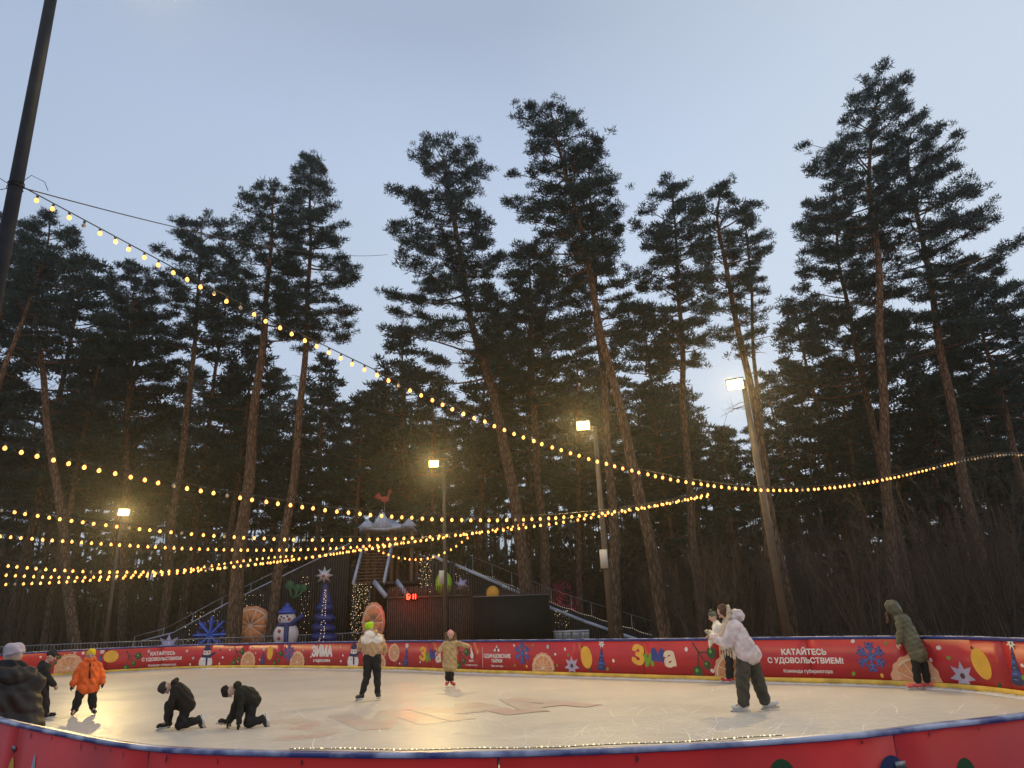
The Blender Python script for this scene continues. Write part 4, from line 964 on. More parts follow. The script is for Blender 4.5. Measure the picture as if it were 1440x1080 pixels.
# lower enclosure and LED screen
D = 35.0
a = P3(543, 905, D); b_ = P3(666, 905, D); enc = empty('slatted_enclosure', (a[0], D, 0), 0, 'reddish brown vertical slat enclosure left of the black screen', 'enclosure')
zt = P3(600, 839, D)[2]; zp = P3(600, 824, D)[2]; W_ = b_[0] - a[0]
slat_wall(enc, 'slatted_wall', 0, W_, 0, lambda x: zt, .055, .045, m=WOODB)
slat_wall(enc, 'parapet', 0, W_, .06, lambda x: zp, .05, .06, z0=zt - .05, m=WOODB, bn=False)
mb = MB(); mb.box((W_ / 2, -.05, zt), (W_, .08, .09)); mb.box((W_ / 2, -.02, .25), (W_, .05, .08)); mb.build('cross_rail', WOODB, enc)
mb = MB(); mb.box((W_ / 2, 1.2, zt - .1), (W_, 2.0, .1)); mb.build('deck', DARK, enc)
mb = MB(); mb.box((W_ + .02, 1.2, zt / 2), (.08, 2.2, zt)); mb.build('side_wall', WOODB, enc)
a = P3(666, 905, D - .4); b_ = P3(775, 905, D - .4); z1 = P3(720, 838, D - .4)[2]; Ws = b_[0] - a[0]
sc_ = empty('led_screen', (a[0] + .02, D - .4, 0), 0, 'big switched-off black screen standing right of the brown enclosure', 'screen')
mb = MB(); mb.box((Ws / 2, .25, z1 / 2), (Ws, .5, z1)); mb.build('cabinet', BLK, sc_)
GLB = M('screen_face', (.012, .012, .012), .7, .3, 2, spec=.2)
mb = MB(); mb.box((Ws / 2, -.012, z1 / 2 + .1), (Ws - .12, .02, z1 - .25))
mb.build('screen_face', GLB, sc_)
mb = MB(); mb.box((Ws / 2, -.02, z1 + .015), (Ws, .03, .025)); mb.build('top_trim', ZINC, sc_)
pf = empty('slat_parapet', (a[0], D + .6, 0), 0, 'low row of upright slats showing above the black screen', 'parapet')
slat_wall(pf, 'slats', .6, Ws + .0, 0, lambda x: z1 + .42 + .12 * (x / Ws), .05, .08, z0=0, m=WOODB, bn=False)
mb = MB(); mb.box((Ws / 2, .06, z1 + .1), (Ws, .05, .08)); mb.build('cross_rail', WOODB, pf)
# red digital clock
D = 34.9; c = P3(578, 839, D); ck = empty('digital_clock', c, 0, 'red glowing digital clock showing 6:11 at the top of the brown enclosure', 'clock')
mb = MB(); mb.box((0, .03, 0), (.52, .06, .36)); mb.build('housing', BLK, ck)
REDL = M('red_led', (.5, .02, .01), .5, emit=(1, .045, .02), es=12)
SEGS = {'6': 'acdefg', '1': 'bc'}
def seg7(mb, ch, x, h):
    w_ = h * .5; t = h * .13; hh = h / 2
    R_ = dict(a=(0, hh, w_, t), g=(0, 0, w_, t), d=(0, -hh, w_, t), f=(-w_ / 2, hh / 2, t, hh), b=(w_ / 2, hh / 2, t, hh), e=(-w_ / 2, -hh / 2, t, hh), c=(w_ / 2, -hh / 2, t, hh))
    for k in SEGS[ch]: q = R_[k]; mb.box((x + q[0], -.01, q[1]), (q[2], .02, q[3]))
mb = MB(); seg7(mb, '6', -.14, .23); seg7(mb, '1', .05, .23); seg7(mb, '1', .16, .23); mb.box((-.03, -.01, .05), (.03, .02, .03)); mb.box((-.03, -.01, -.05), (.03, .02, .03))
mb.build('digits', REDL, ck)
pl_ = bpy.data.lights.new('clock_glow', 'POINT'); pl_.energy = 32; pl_.color = (1, .03, .02); pl_.shadow_soft_size = .12
o = bpy.data.objects.new('clock_glow', pl_); COL.objects.link(o); o.location = (0, -.8, 0); o.parent = ck

# curtains of tiny lights
def curtain(x0, x1, y0, y1, D, ns, label, dens=.11):
    a = P3(x0, y0, D); b_ = P3(x1, y0, D); z0 = P3(x0, y1, D)[2]; r = empty('icicle_lights', (a[0], D, 0), 0, label, 'fairy lights', 'icicle light curtains behind the rink')
    wmb = MB(); lmb = MB(); W_ = b_[0] - a[0]
    wmb.bar((0, 0, a[2]), (W_, 0, a[2]), .012)
    for k in range(ns):
        x = W_ * (k + .5) / ns; zb = z0 + RG.uniform(0, .35) * (a[2] - z0) * .3
        wmb.bar((x, 0, a[2]), (x, 0, zb), .008)
        z = a[2]
        while z > zb: q_ = RG.choice([.011, .016, .024], p=[.45, .4, .15]); lmb.box((x + RG.normal(0, .035), -.01, z), (q_, q_, q_)); z -= dens * RG.uniform(.5, 2.2)
    wmb.build('wire', BLK, r); tag(lmb.build('led', TINY, r), kind='stuff')
curtain(495, 521, 822, 900, 36.9, 9, 'dense curtain of warm icicle lights under the stair landing')
curtain(590, 607, 786, 838, 36.2, 6, 'narrow icicle light curtain left of the lime ball')
curtain(640, 660, 800, 832, 36.3, 4, 'short icicle lights behind the lilac star above the enclosure', .2)
curtain(424, 438, 812, 904, 37.8, 3, 'thin icicle light strands between the green berry sprig and the blue tree', .22)
curtain(260, 310, 862, 905, 37.7, 8, 'sparse icicle lights on the ramp wall behind the blue snowflake', .3)
curtain(338, 372, 838, 905, 37.7, 7, 'sparse icicle lights on the ramp wall around the big half-hidden orange slice', .3)
curtain(778, 800, 860, 890, 37.2, 6, 'tiny lights on the right ramp wall above the wrapped pallets', .18)

# decorations
def deco(name, px, py, D, label, cat): return empty(name, P3(px, py, D), 0, label, cat)
def px2m(D): return D / .948 / FPX * 1.0
K = .0350
def big_orange(px, py, rx, ry, D, label):
    r = deco('orange_slice', px, py, D, label, 'orange slice decoration'); R = rx * K; Q = ry * K
    def disc(mb, sx, y0, y1, wob=0):
        n = 48; a = np.arange(n) * 2 * PI / n; w_ = 1 + wob * np.cos(a * 14)
        V = np.concatenate([np.c_[np.cos(a) * R * sx * w_, np.full(n, y), np.sin(a) * Q * sx * w_] for y in (y0, y1)] + [[[0, y0, 0], [0, y1, 0]]]); i = np.arange(n); j = (i + 1) % n
        mb.add(V, np.stack([i, j, j + n, i + n], 1)); mb.f.append((np.concatenate([np.stack([i, np.full(n, 2 * n), j], 1), np.stack([j + n, np.full(n, 2 * n + 1), i + n], 1)]), 0))
    m = MB(); disc(m, 1, 0, .16, .025); m.build('peel', ORGP, r)
    m = MB(); disc(m, .87, -.03, .0); m.build('pith', CRM, r)
    m = MB()
    for k in range(10):
        a0 = k * PI / 5 + .06; a1 = (k + 1) * PI / 5 - .06; aa = np.linspace(a0, a1, 6); c = np.array([math.cos((a0 + a1) / 2) * .1, math.sin((a0 + a1) / 2) * .1])
        V = [[c[0] * R, -.07, c[1] * Q]] + [[math.cos(t) * R * .80, -.07, math.sin(t) * Q * .80] for t in aa]; V2 = [[v[0], -.028, v[2]] for v in V]; n = len(V)
        F = [[0, i + 1, i] for i in range(1, n - 1)]; m.add(V + V2, F); m.f.append((np.array([[i, (i + 1) % n, (i + 1) % n + n, i + n] for i in range(n)]) + m.n - 2 * n, 0))
    m.build('segment', ORG, r)
big_orange(352, 880, 29, 26, 35.2, 'large orange slice decoration half hidden by the pale pine trunk')
big_orange(525, 875, 15.5, 26, 34.6, 'tall oval orange slice decoration beside the curtain of lights')
r = deco('snowflake_decoration', 296, 893, 35.0, 'big shiny blue inflatable snowflake behind the left boards', 'snowflake decoration')
m = MB(); m2_ = MB(); R = 24 * K
for k in range(8):
    a = k * PI / 4 + PI / 2; ex, ez = math.cos(a), math.sin(a)
    m.cap((0, 0, 0), .10, (ex * R * .95, 0, ez * R * .95), .075); m2_.cap((ex * R * .15, -.1, ez * R * .15), .03, (ex * R * .9, -.075, ez * R * .9), .03)
    if k % 2 == 0 or True:
        for sg in (-1, 1):
            b2 = a + sg * .75; f_ = .55; m.cap((ex * R * f_, 0, ez * R * f_), .065, (ex * R * f_ + math.cos(b2) * R * .26, 0, ez * R * f_ + math.sin(b2) * R * .26), .06)
m.build('arms', BLUEP, r, True); m2_.build('highlight_tube', BLUEL, r, True)
def star3(mb, n, R_, r_, th, c=(0, 0, 0), rot=0):
    a = np.arange(2 * n) * PI / n + PI / 2 + rot; RR = np.where(np.arange(2 * n) % 2 == 0, R_, r_)
    V = np.vstack([np.c_[np.cos(a) * RR, np.zeros(2 * n), np.sin(a) * RR], [[0, -th, 0], [0, th, 0]]]) + c; i = np.arange(2 * n); j = (i + 1) % (2 * n)
    mb.add(V, np.stack([i, np.full(2 * n, 2 * n), j], 1)[:, ::-1]); mb.f.append((np.stack([i, np.full(2 * n, 2 * n + 1), j], 1) + mb.n - 2 * n - 2, 0))
r = deco('star_flower', 236, 910, 34.6, 'lilac eight-pointed star flower peeking over the left boards', 'star decoration'); m = MB(); star3(m, 8, 18 * K, 9 * K, .14); m.build('petals', LIL, r)
m = MB(); m.ell((0, -.14, 0), .1); m.build('centre', REDP, r)
# snowman
r = deco('snowman', 401, 908, 34.8, 'inflatable snowman with blue hat and waving blue scarf behind the boards', 'snowman'); u_ = K
m = MB(); m.ell((0, 0, 14 * u_), (17 * u_, .5, 17 * u_), 24, 14); m.ell((0, -.02, 35 * u_), (12 * u_, .4, 10.5 * u_), 20, 12); m.build('body', WHTP, r, True)
m = MB(); m.ell((0, -.05, 43 * u_), (12.5 * u_, .44, 4.5 * u_)); m.ell((0, -.05, 46 * u_), (8 * u_, .3, 6 * u_)); m.ell((0, -.05, 52 * u_), (3.5 * u_, .13, 3.5 * u_)); m.build('hat', BLUEP, r, True)
m = MB(); m.ell((0, -.03, 27 * u_), (13.5 * u_, .47, 3.6 * u_)); m.cap((8 * u_, -.2, 27 * u_), .12, (22 * u_, -.2, 37 * u_), .12); m.cap((4 * u_, -.42, 25 * u_), .12, (5 * u_, -.5, 6 * u_), .11); m.build('scarf', NAVYP, r, True)
for s_ in (-6, 6): m = MB(); m.ell((s_ * u_, -.34, 34 * u_), (2 * u_, .06, 2 * u_)); m.build('cheek', REDP, r)
for z_ in (19, 10): m = MB(); m.ell((-5 * u_, -.47, z_ * u_), (2.4 * u_, .08, 2.4 * u_)); m.build('button', REDP, r)
for s_ in (-4.5, 4): m = MB(); m.ell((s_ * u_, -.38, 37.5 * u_), .045); m.build('eye', BLK, r); m = MB(); m.cap((0, -.38, 35.5 * u_), .05, (-1.5 * u_, -.55, 36 * u_), .015); m.build('nose', ORG, r)
# blue inflatable tree with star
r = deco('inflatable_tree', 455, 905, 35.2, 'blue inflatable spiral fir tree topped by a white star', 'tree decoration')
for z_, rx_, h_ in ((8, 19, 9), (20, 17, 8), (33, 15, 8), (46, 12, 8.5)):
    m = MB(); m.ell((RG.uniform(-1, 1) * K, 0, z_ * K), (rx_ * K, rx_ * K * .9, h_ * K), 22, 12, R=[[math.cos(.12), 0, math.sin(.12)], [0, 1, 0], [-math.sin(.12), 0, math.cos(.12)]]); m.build('tier', NAVYP, r, True)
m = MB(); m.cap((0, 0, 54 * K), 9 * K, (-1.5 * K, 0, 76 * K), 4 * K); m.build('tip', NAVYP, r, True)
m = MB(); star3(m, 8, 13 * K, 6.5 * K, .15, (-3 * K, -.1, 90 * K)); sst = m.build('star', WHTP, r); m = MB(); m.ell((-3 * K, -.26, 89 * K), .07); m.build('centre', REDP, sst)
m = MB()
for x_ in (-1, 5):
    for z_ in np.arange(4, 72, 3.1) + RG.uniform(-1.2, 1.2, 22):
        if abs(x_) < 19 - z_ * .2: m.box(((x_ + RG.normal(0, .6)) * K * (1 - z_ / 100), -(19 - z_ * .17) * K * .93, z_ * K), (.014, .014, .024))
tag(m.build('tree_lights', TINY, r), kind='stuff')
# green berry sprig
r = deco('berry_sprig', 412, 842, 37.3, 'green sprig of round berries fixed on the ramp wall above the snowman', 'berry decoration'); m = MB()
for dx, dz, q in ((-6, 16, .2), (6, 12, .17), (15, 12, .17)):
    m.tube([(0, 0, 0), (dx * K * .6, 0, dz * K * .4), (dx * K, 0, dz * K)], .05, 6)
    a = np.linspace(0, 2 * PI, 16); m.tube(np.c_[dx * K + np.cos(a) * q, np.zeros(16), dz * K + np.sin(a) * q + q * .6], .035, 6); m.ell((dx * K, 0, dz * K + q * .6), (q * .8, .06, q * .8))
m.build('sprig', GRNP, r)
# lime ball, lilac star, yellow dome
r = MB(); r.ell((0, 0, 0), (12 * K, .4, 17 * K), 24, 16); o = r.build('lime_ball', LIME, None, True, P3(624, 821, 35.9)); tag(o, 'lime green oval ball decoration partly behind the middle floodlight pole', 'ball decoration')
r = MB(); star3(r, 6, 11 * K, 5.5 * K, .12, rot=.2); o = r.build('star_decoration', LIL, None, False, P3(649, 822, 35.7)); tag(o, 'lilac star decoration above the brown enclosure', 'star decoration')
r = MB(); r.ell((0, 0, 0), (9 * K, .3, 9 * K), 18, 12); r.box((0, -.1, -4 * K), (17 * K, .5, 7 * K)); o = r.build('lantern_decoration', YELP, None, False, P3(693, 833, 35.6)); tag(o, 'small yellow dome decoration above the left part of the black screen', 'lantern decoration')
# wrapped pallets
PAL = M('pallet_wrap', (.50, .51, .52), .4, .2, 6); a = P3(779, 905, 35.5); b_ = P3(838, 905, 35.5); zt = P3(800, 885, 35.5)[2] + .12
pal = empty('wrapped_pallet', (a[0], 35.5, 0), 0, 'grey film-wrapped crates on pallets beneath the right ramp', 'pallet')
m = MB(); n = int((b_[0] - a[0]) / .42)
for k in range(n):
    for j in range(int(zt / .3)): m.box((.21 + k * .42 + RG.uniform(-.01, .01), RG.uniform(-.02, .02), .15 + j * .3), (.40, .8, .285))
m.build('crates', PAL, pal); m = MB(); m.box((n * .21, 0, int(zt / .3) * .3 + .03), (n * .42 + .04, .86, .05)); m.build('snow_cover', SNOW, pal)
m = MB()
for k in range(n * 2): m.bar((k * .21, -.42, 0), (k * .21, -.42, int(zt / .3) * .3), .012)
for j in range(5): m.bar((0, -.425, j * .22 + .1), (n * .42, -.425, j * .22 + .1), .012)
m.build('net', BLK, pal)
# crowd barriers behind the left boards
def barrier(x, y, rz, first=[None]):
    if first[0] is None:
        r = empty('crowd_barrier', (0, 0, 0), 0, 'galvanised crowd barrier in the row behind the left boards', 'crowd barrier', 'crowd barriers behind the left boards')
        m = MB(); m.tube([(-1.05, 0, .15), (-1.05, 0, .98), (-.95, 0, 1.08), (.95, 0, 1.08), (1.05, 0, .98), (1.05, 0, .15)], .019, 6); m.bar((-1.05, 0, .2), (1.05, 0, .2), .03); m.build('frame', ZINC, r)
        m = MB()
        for k in range(1, 16): m.tube([(-1.05 + k * .131, 0, .2), (-1.05 + k * .131, 0, 1.07)], .007, 5, cap=False)
        m.build('bars', ZINC, r); m = MB(); m.bar((-.8, -.3, .03), (-.8, .3, .03), .05, .02); m.bar((.8, -.3, .03), (.8, .3, .03), .05, .02); m.build('feet', ZINC, r); first[0] = r
    else:
        r = first[0].copy(); COL.objects.link(r)
        for ch in first[0].children: c = ch.copy(); COL.objects.link(c); c.parent = r
    r.location = (x, y, .12); r.rotation_euler = (0, 0, rz); return r
for k in range(14): barrier(-27.0 + k * 2.02 * .86, 31.0 + k * .42 + .1 * math.sin(k * 3), .24 + .06 * math.sin(k * 2.2))
# magenta-lit bush
m = MB(); P0, P1, A_, B_ = branchy(np.random.default_rng(9), 8, 3.6, .25, (0, 0), 5, .015); c = P3(795, 905, 41)
m.sticks(P0, P1, A_, B_); r = empty('lit_bush', (c[0], 41, 0), 0, 'bare bush wound with magenta lights right of the black screen', 'bush'); m.build('branches', SHR, r)
m = MB()
for k in RG.integers(0, len(P0), 420):
    p = P0[k] + (P1[k] - P0[k]) * RG.random(); m.box(p + RG.normal(0, .03, 3), (.018, .018, .018))
for t in range(5):
    a = np.linspace(0, 3 * PI, 40) + t; hz_ = np.linspace(.6, 3.4, 40) + .1 * np.sin(a * 3); m.tube(np.c_[np.cos(a) * .45 * (1 + .3 * np.sin(a * 2.3)), np.sin(a) * .45, hz_], .0025, 4, cap=False)
tag(m.build('magenta_lights', RDTW, r), kind='stuff')
pl_ = bpy.data.lights.new('bush_light', 'POINT'); pl_.energy = 30; pl_.color = (1, .04, .25); pl_.shadow_soft_size = .2
o = bpy.data.objects.new('bush_light', pl_); COL.objects.link(o); o.location = (0, -.9, 1.3); o.parent = r

# ------------------------------------------------------------------ floodlight poles
LAMPC = (1.0, .72, .28)
LAMPM = noemit(M('lamp_glass', (.9, .8, .6), .3, emit=(1, .72, .22), es=12))
POLEM = M('pole_paint', (.095, .068, .046), .55, .25, 3, bump=.1)
POLEW = M('pole_box', (.55, .52, .46), .5, .08, 3)
def flood(base_px, D, top_px, lamp_px, w_px, label, power, box_px=None, aim=(0, 14, 0), tiltx=0.0):
    b_ = P3(base_px[0], base_px[1], D); t_ = P3(top_px[0], top_px[1], D); l_ = P3(lamp_px[0], lamp_px[1], D - .15)
    k = (0 - b_[2]) / (t_[2] - b_[2]); foot = b_ + (t_ - b_) * k
    r = empty('floodlight_pole', foot, 0, label, 'floodlight', 'floodlight poles around the rink')
    s = FPX / np.dot(b_ - C0, cF); m = MB(); rr0 = w_px / 2 / s; m.tube([(0, 0, -.1), tuple((t_ - foot) * .5), tuple(t_ - foot)], [rr0 * 1.15, rr0 * .95, rr0 * .75], 12); m.build('pole', POLEM, r)
    m = MB(); a = t_ - foot - (t_ - foot) / np.linalg.norm(t_ - foot) * .15; e = l_ - foot
    m.tube([a, (a + e) / 2 + [0, 0, -.06], e + [0, .1, -.05]], .025, 6); m.build('bracket', STEEL, r)
    aimv = Vector(aim) - Vector(l_); q = aimv.to_track_quat('-Z', 'Y')
    hd = bpy.data.objects.new('lamp_head', None); bpy.data.objects.remove(hd)
    R_ = np.array(q.to_matrix())
    m = MB(); m.box(e, (.5, .34, .10), R=R_); m.box(e + R_ @ np.array([0, 0, .07]), (.40, .24, .08), R=R_); h_ = m.build('lamp_head', STEEL, r)
    m = MB(); m.box(e + R_ @ np.array([0, 0, -.056]), (.44, .29, .012), R=R_); m.build('lamp_glass', LAMPM, h_)
    ld = bpy.data.lights.new('flood', 'AREA'); ld.shape = 'RECTANGLE'; ld.size = .44; ld.size_y = .29; ld.energy = power; ld.color = LAMPC; ld.spread = 2.5
    lo = bpy.data.objects.new('flood', ld); COL.objects.link(lo); lo.parent = r; lo.location = e + R_ @ np.array([0, 0, -.07]); lo.rotation_mode = 'QUATERNION'; lo.rotation_quaternion = q
    if box_px:
        p = P3(box_px[0], box_px[1], D - .12) - foot; m = MB(); m.box(p, (.24, .16, .62 if box_px[2] else .4)); m.build('switch_box', POLEW, r)
    return r
FP = 285
flood((148, 905), 33.5, (172, 728), (174, 720), 5.5, 'far left floodlight on a slim pole behind the left boards', FP * 1.5, None, (-10, 18, 0))
flood((627, 905), 33.8, (624, 652), (610, 652), 6, 'middle floodlight on a straight pole in front of the enclosure, by the lime ball', FP * 1.4, (621, 812, 1), (-3, 14, 0))
flood((861, 900), 24.5, (836, 600), (820, 598), 8.5, 'right of centre floodlight, its pole carrying a white box, beside the tallest leaning pine', FP, (849, 786, 1), (0, 10, 0))
flood((1108, 900), 19.5, (1045, 535), (1034, 540), 11.5, 'nearest floodlight on a thick pole behind the right-hand lettered boards', FP, None, (1, 8, 0))

# foreground pole at the left edge, with its own floodlight above the frame
D = 9.5; a = P3(77, -30, D); b_ = P3(-4, 400, D); k = (0 - b_[2]) / (a[2] - b_[2]); foot = b_ + (a - b_) * k; top = b_ + (a - b_) * 1.28
r = empty('string_light_pole', foot, 0, 'thick dark pole at the left edge leaning out of the top of the photo', 'pole')
PDK = M('dark_pole_paint', (.020, .020, .026), .7, .3, 3, bump=.06, spec=.15)
m = MB(); m.tube([(0, 0, -.1), tuple((top - foot) * .5), tuple(top - foot)], [.125, .105, .085], 20); m.build('pole', PDK, r, True)
jp = P3(14, 262, D); ax = (top - foot) / np.linalg.norm(top - foot); t0 = np.dot(jp - foot, ax); cpt = ax * t0
m = MB()
for dz in (-.05, 0, .04):
    aa = np.linspace(0, 2 * PI, 18); m.tube(cpt + np.c_[np.cos(aa) * .112, np.sin(aa) * .112, dz + .02 * np.sin(aa * 2 + dz * 40)], .007, 5, cap=False)
m.tube([cpt + [.1, -.05, .0], cpt + [.3, -.1, .12], cpt + [.5, -.05, .02], cpt + [.55, 0, -.12]], .005, 5)
m.tube([cpt + [-.1, -.05, .02], cpt + [-.3, -.1, .15], cpt + [-.6, 0, .1]], .006, 5); m.tube([cpt + [-.1, 0, -.04], cpt + [-.5, 0, -.1]], .006, 5)
m.build('cable_wrap', BLK, r)
e = top - foot; m = MB(); m.box(e + [.1, .3, -.1], (.5, .34, .1)); m.build('lamp_head', STEEL, r)
for nm, loc, aim, pw in (('flood', foot + e + [.9, 1.3, -.2], (5, 14, 0), FP * .7),):
    ld = bpy.data.lights.new(nm, 'AREA'); ld.size = .4; ld.energy = pw; ld.color = LAMPC; ld.spread = 2.2
    lo = bpy.data.objects.new(nm, ld); COL.objects.link(lo); lo.location = loc; lo.rotation_mode = 'QUATERNION'; lo.rotation_quaternion = (Vector(aim) - Vector(loc)).to_track_quat('-Z', 'Y')
# the pole behind the photographer's right, outside the frame, that lights the near side of the pines
fx = np.array([11.5, 5.0, 0]); r = empty('floodlight_pole', fx, 0, 'floodlight pole outside the photo at the right end of the rink', 'floodlight', 'floodlight poles around the rink')
m = MB(); m.tube([(0, 0, -.1), (0, 0, 9.5)], [.09, .06], 12); m.build('pole', POLEM, r); m = MB(); m.box((0, 0, 9.5), (.5, .34, .1)); m.build('lamp_head', STEEL, r)
ld = bpy.data.lights.new('flood', 'AREA'); ld.size = .4; ld.energy = FP * 1.6; ld.color = LAMPC; ld.spread = PI
lo = bpy.data.objects.new('flood', ld); COL.objects.link(lo); lo.location = fx + [0, 0, 9.4]; lo.rotation_mode = 'QUATERNION'; lo.rotation_quaternion = (Vector((8, 22, 1)) - lo.location).to_track_quat('-Z', 'Y')

# ------------------------------------------------------------------ festoon strings
BULB = noemit(M('bulb_lit', (.9, .7, .3), .3, emit=(1, .34, .06), es=3.0))
BULBO = M('bulb_unlit', (.45, .38, .28), .15, .1, 4)
SOCK = M('bulb_socket', (.03, .027, .022), .5, .2, 5)
def bulb_mesh(mat):
    m = MB(); m.ell((0, 0, -.098), (.034, .034, .038), 10, 8); m.cap((0, 0, -.06), .018, (0, 0, -.075), .024, 8, 2); return m.mesh('bulb', mat, True)
BL, BO = bulb_mesh(BULB), bulb_mesh(BULBO)
m = MB(); m.tube([(0, 0, .0), (0, 0, -.055)], [.019, .019], 7); SK = m.mesh('socket', SOCK)
CABM = M('cable', (.02, .017, .012), .5, .2, 4)
def festoon(A, B, pts_px, spacing, label, off_p=.12, u0=0.0, u1=1.0, ext=None, light=1.0, scale=1.0):
    """A,B: world ends; pts_px: pixels the string passes, all cast into the vertical plane through A and B"""
    A = np.array(A); B = np.array(B); dxy = B[:2] - A[:2]; Lh = np.linalg.norm(dxy); nrm = np.array([-dxy[1], dxy[0]]) / Lh
    T_, Z_ = [0.0], [A[2]]
    for px, py in pts_px:
        d = ray(px, py); k = np.dot(A[:2] - C0[:2], nrm) / np.dot(d[:2], nrm); p = C0 + d * k
        T_.append(np.dot(p[:2] - A[:2], dxy) / Lh ** 2); Z_.append(p[2])
    T_.append(1.0); Z_.append(B[2]); T_, Z_ = np.array(T_), np.array(Z_); o_ = np.argsort(T_); T_, Z_ = T_[o_], Z_[o_]
    deg = min(4, len(T_) - 1); wts = np.ones(len(T_)); wts[0] = wts[-1] = 3; cf = np.polyfit(T_, Z_, deg, w=wts)
    t = np.linspace(0, 1, 160); P = np.c_[A[0] + dxy[0] * t, A[1] + dxy[1] * t, np.polyval(cf, t)]
    r = empty('festoon_string', P[0], 0, label, 'string lights', 'festoon strings over the rink')
    m = MB(); m.tube(P - P[0], .007, 5); m.tube(P - P[0] + [0, 0, .012 + 0], .003, 4); m.build('cable', CABM, r)
    s = np.concatenate([[0], np.cumsum(np.linalg.norm(np.diff(P, axis=0), axis=1))]); us = np.arange(.25, s[-1] - .1, spacing)
    Q = np.stack([np.interp(us, s, P[:, c]) for c in range(3)], 1) - P[0]
    dist = np.linalg.norm(Q + P[0] - C0, axis=1); tt = us / s[-1]
    vis = (tt >= u0) & (tt <= u1); Q, dist, tt = Q[vis], dist[vis], tt[vis]
    order = np.argsort(dist); rest = MB(); roff = MB()
    for rank, i in enumerate(order):
        off = RG.random() < off_p or (ext and tt[i] > ext)
        if rank < 95:
            b_ = link('bulb', BO if off else BL, r, Q[i]); b_.rotation_euler = (RG.normal(0, .12), RG.normal(0, .12), 0)
            b_.scale = (scale,) * 3
            if dist[i] < 22: link('socket', SK, b_)
        elif off: roff.ell(Q[i] + [0, 0, -.09], (.03, .03, .05), 7, 5)
        else: rest.ell(Q[i] + [0, 0, -.098], (.034 * scale, .034 * scale, .038 * scale), 8, 6)
    if roff.v: tag(roff.build('unlit_bulb_cluster', BULBO, r, True), kind='stuff')
    if rest.v: tag(rest.build('bulb_cluster', BULB, r, True), kind='stuff')
    lit = Q[5::7]
    for q in lit:
        ld = bpy.data.lights.new('bulb_light', 'POINT'); ld.energy = 7.0 * light; ld.color = (1, .60, .18); ld.shadow_soft_size = .15
        lo = bpy.data.objects.new('bulb_light', ld); COL.objects.link(lo); lo.parent = r; lo.location = q + [0, 0, -.2]
    return P
A1 = cpt + foot + [.1, 0, 0]; B1 = at(1448, 638, 27)
festoon(A1, B1, [(115,313),(215,370),(330,427),(460,486),(600,548),(740,606),(870,650),(1000,682),(1100,690),(1180,682),(1240,664),(1330,652)], .25, 'brightest festoon string sweeping from the dark left pole across the pines to the right edge', .1, ext=.83)
B2 = at(1000, 690, 21)
festoon(at(-15, 617, 11.5), B2, [(60,637),(160,660),(270,681),(380,700),(490,714),(600,723),(700,727),(790,724),(880,712),(960,698)], .25, 'second festoon string from the top, entering at the left edge just below half height', .1)
B3 = at(1001, 693, 21.8)
festoon(at(-15, 709, 15), B3, [(60,721),(150,734),(260,745),(370,751),(480,754),(570,753),(680,745),(780,731),(880,715),(960,701)], .23, 'third festoon string from the top, passing in front of the tower canopy roof', .12, scale=.95)
festoon(at(-15, 748, 18), at(742, 733, 27), [(60,754),(150,761),(250,766),(350,769),(450,768),(540,763),(640,750)], .23, 'fourth festoon string from the top, level with the tower stair', .1)
festoon(at(-15, 788, 21.5), at(662, 748, 29), [(60,794),(130,799),(200,802),(280,797),(360,789),(450,778),(540,764),(600,756)], .25, 'fifth festoon string, lowest at the far left pole and rising to the tower', .06, scale=1.1)
festoon(at(-15, 803, 24), at(420, 779, 31), [(60,806),(130,808),(190,806),(250,798),(310,789),(360,784)], .26, 'short festoon string ending near the thick pale trunk above the ramp', .06, scale=1.15)
festoon(at(-15, 818, 26), at(560, 763, 33), [(60,817),(120,813),(190,806),(270,800),(360,791),(450,778),(520,768)], .27, 'lowest festoon string at the left edge, running to the tower stair', .06, scale=1.2)
festoon(at(520, 766, 33), at(662, 749, 30), [(545,777),(570,782),(595,783),(620,777),(640,765)], .33, 'short drooping festoon loop beside the middle floodlight pole', .05, scale=1.15)
# bare cable from the left pole to the pines
a_ = cpt + foot; b_ = at(545, 358, 33); t = np.linspace(0, 1, 60); P = a_ + (b_ - a_) * t[:, None]
mids = at(270, 318, 17)
P[:, 2] -= 4 * .5 * t * (1 - t)
m = MB(); m.tube(P, .011, 5); tt = .44; m.box(P[26], (.1, .06, .05)); o = m.build('overhead_cable', CABM); tag(o, 'thin black overhead cable running from the dark left pole to the pines', 'cable')

# tiny lights lying along the near cap rail
u_a, u_b = find_u(395, True), find_u(1120, True); lo_u, hi_u = min(u_a, u_b), max(u_a, u_b)
r = empty('fairy_lights', (0, 0, 0), 0, 'string of tiny warm lights lying along the nearest cap rail', 'fairy lights')
us = np.linspace(lo_u, hi_u, 120); off = -.004 + .012 * np.sin(us * 9) ; V = np.array([[*bp(u, o_), HB + .0145] for u, o_ in zip(us, off)])
m = MB(); m.tube(V, .0022, 4); m.build('wire', CABM, r)
LEDC = noemit(M('cap_led', (.9, .8, .5), .3, emit=(1, .78, .36), es=2.2)); m = MB(); m.ell((0, 0, 0), (.0032, .0032, .003), 6, 5); LM = m.mesh('led', LEDC)
for i in range(90):
    u = lo_u + (hi_u - lo_u) * ((i + RG.uniform(-.3, .3)) / 90); o_ = -.002 + .012 * math.sin(u * 9) + RG.normal(0, .004); p = bp(u, o_); s_ = RG.choice([.7, 1, 1.5], p=[.4, .4, .2]); l = link('led', LM, r, (p[0], p[1], HB + .017)); l.scale = (s_,) * 3
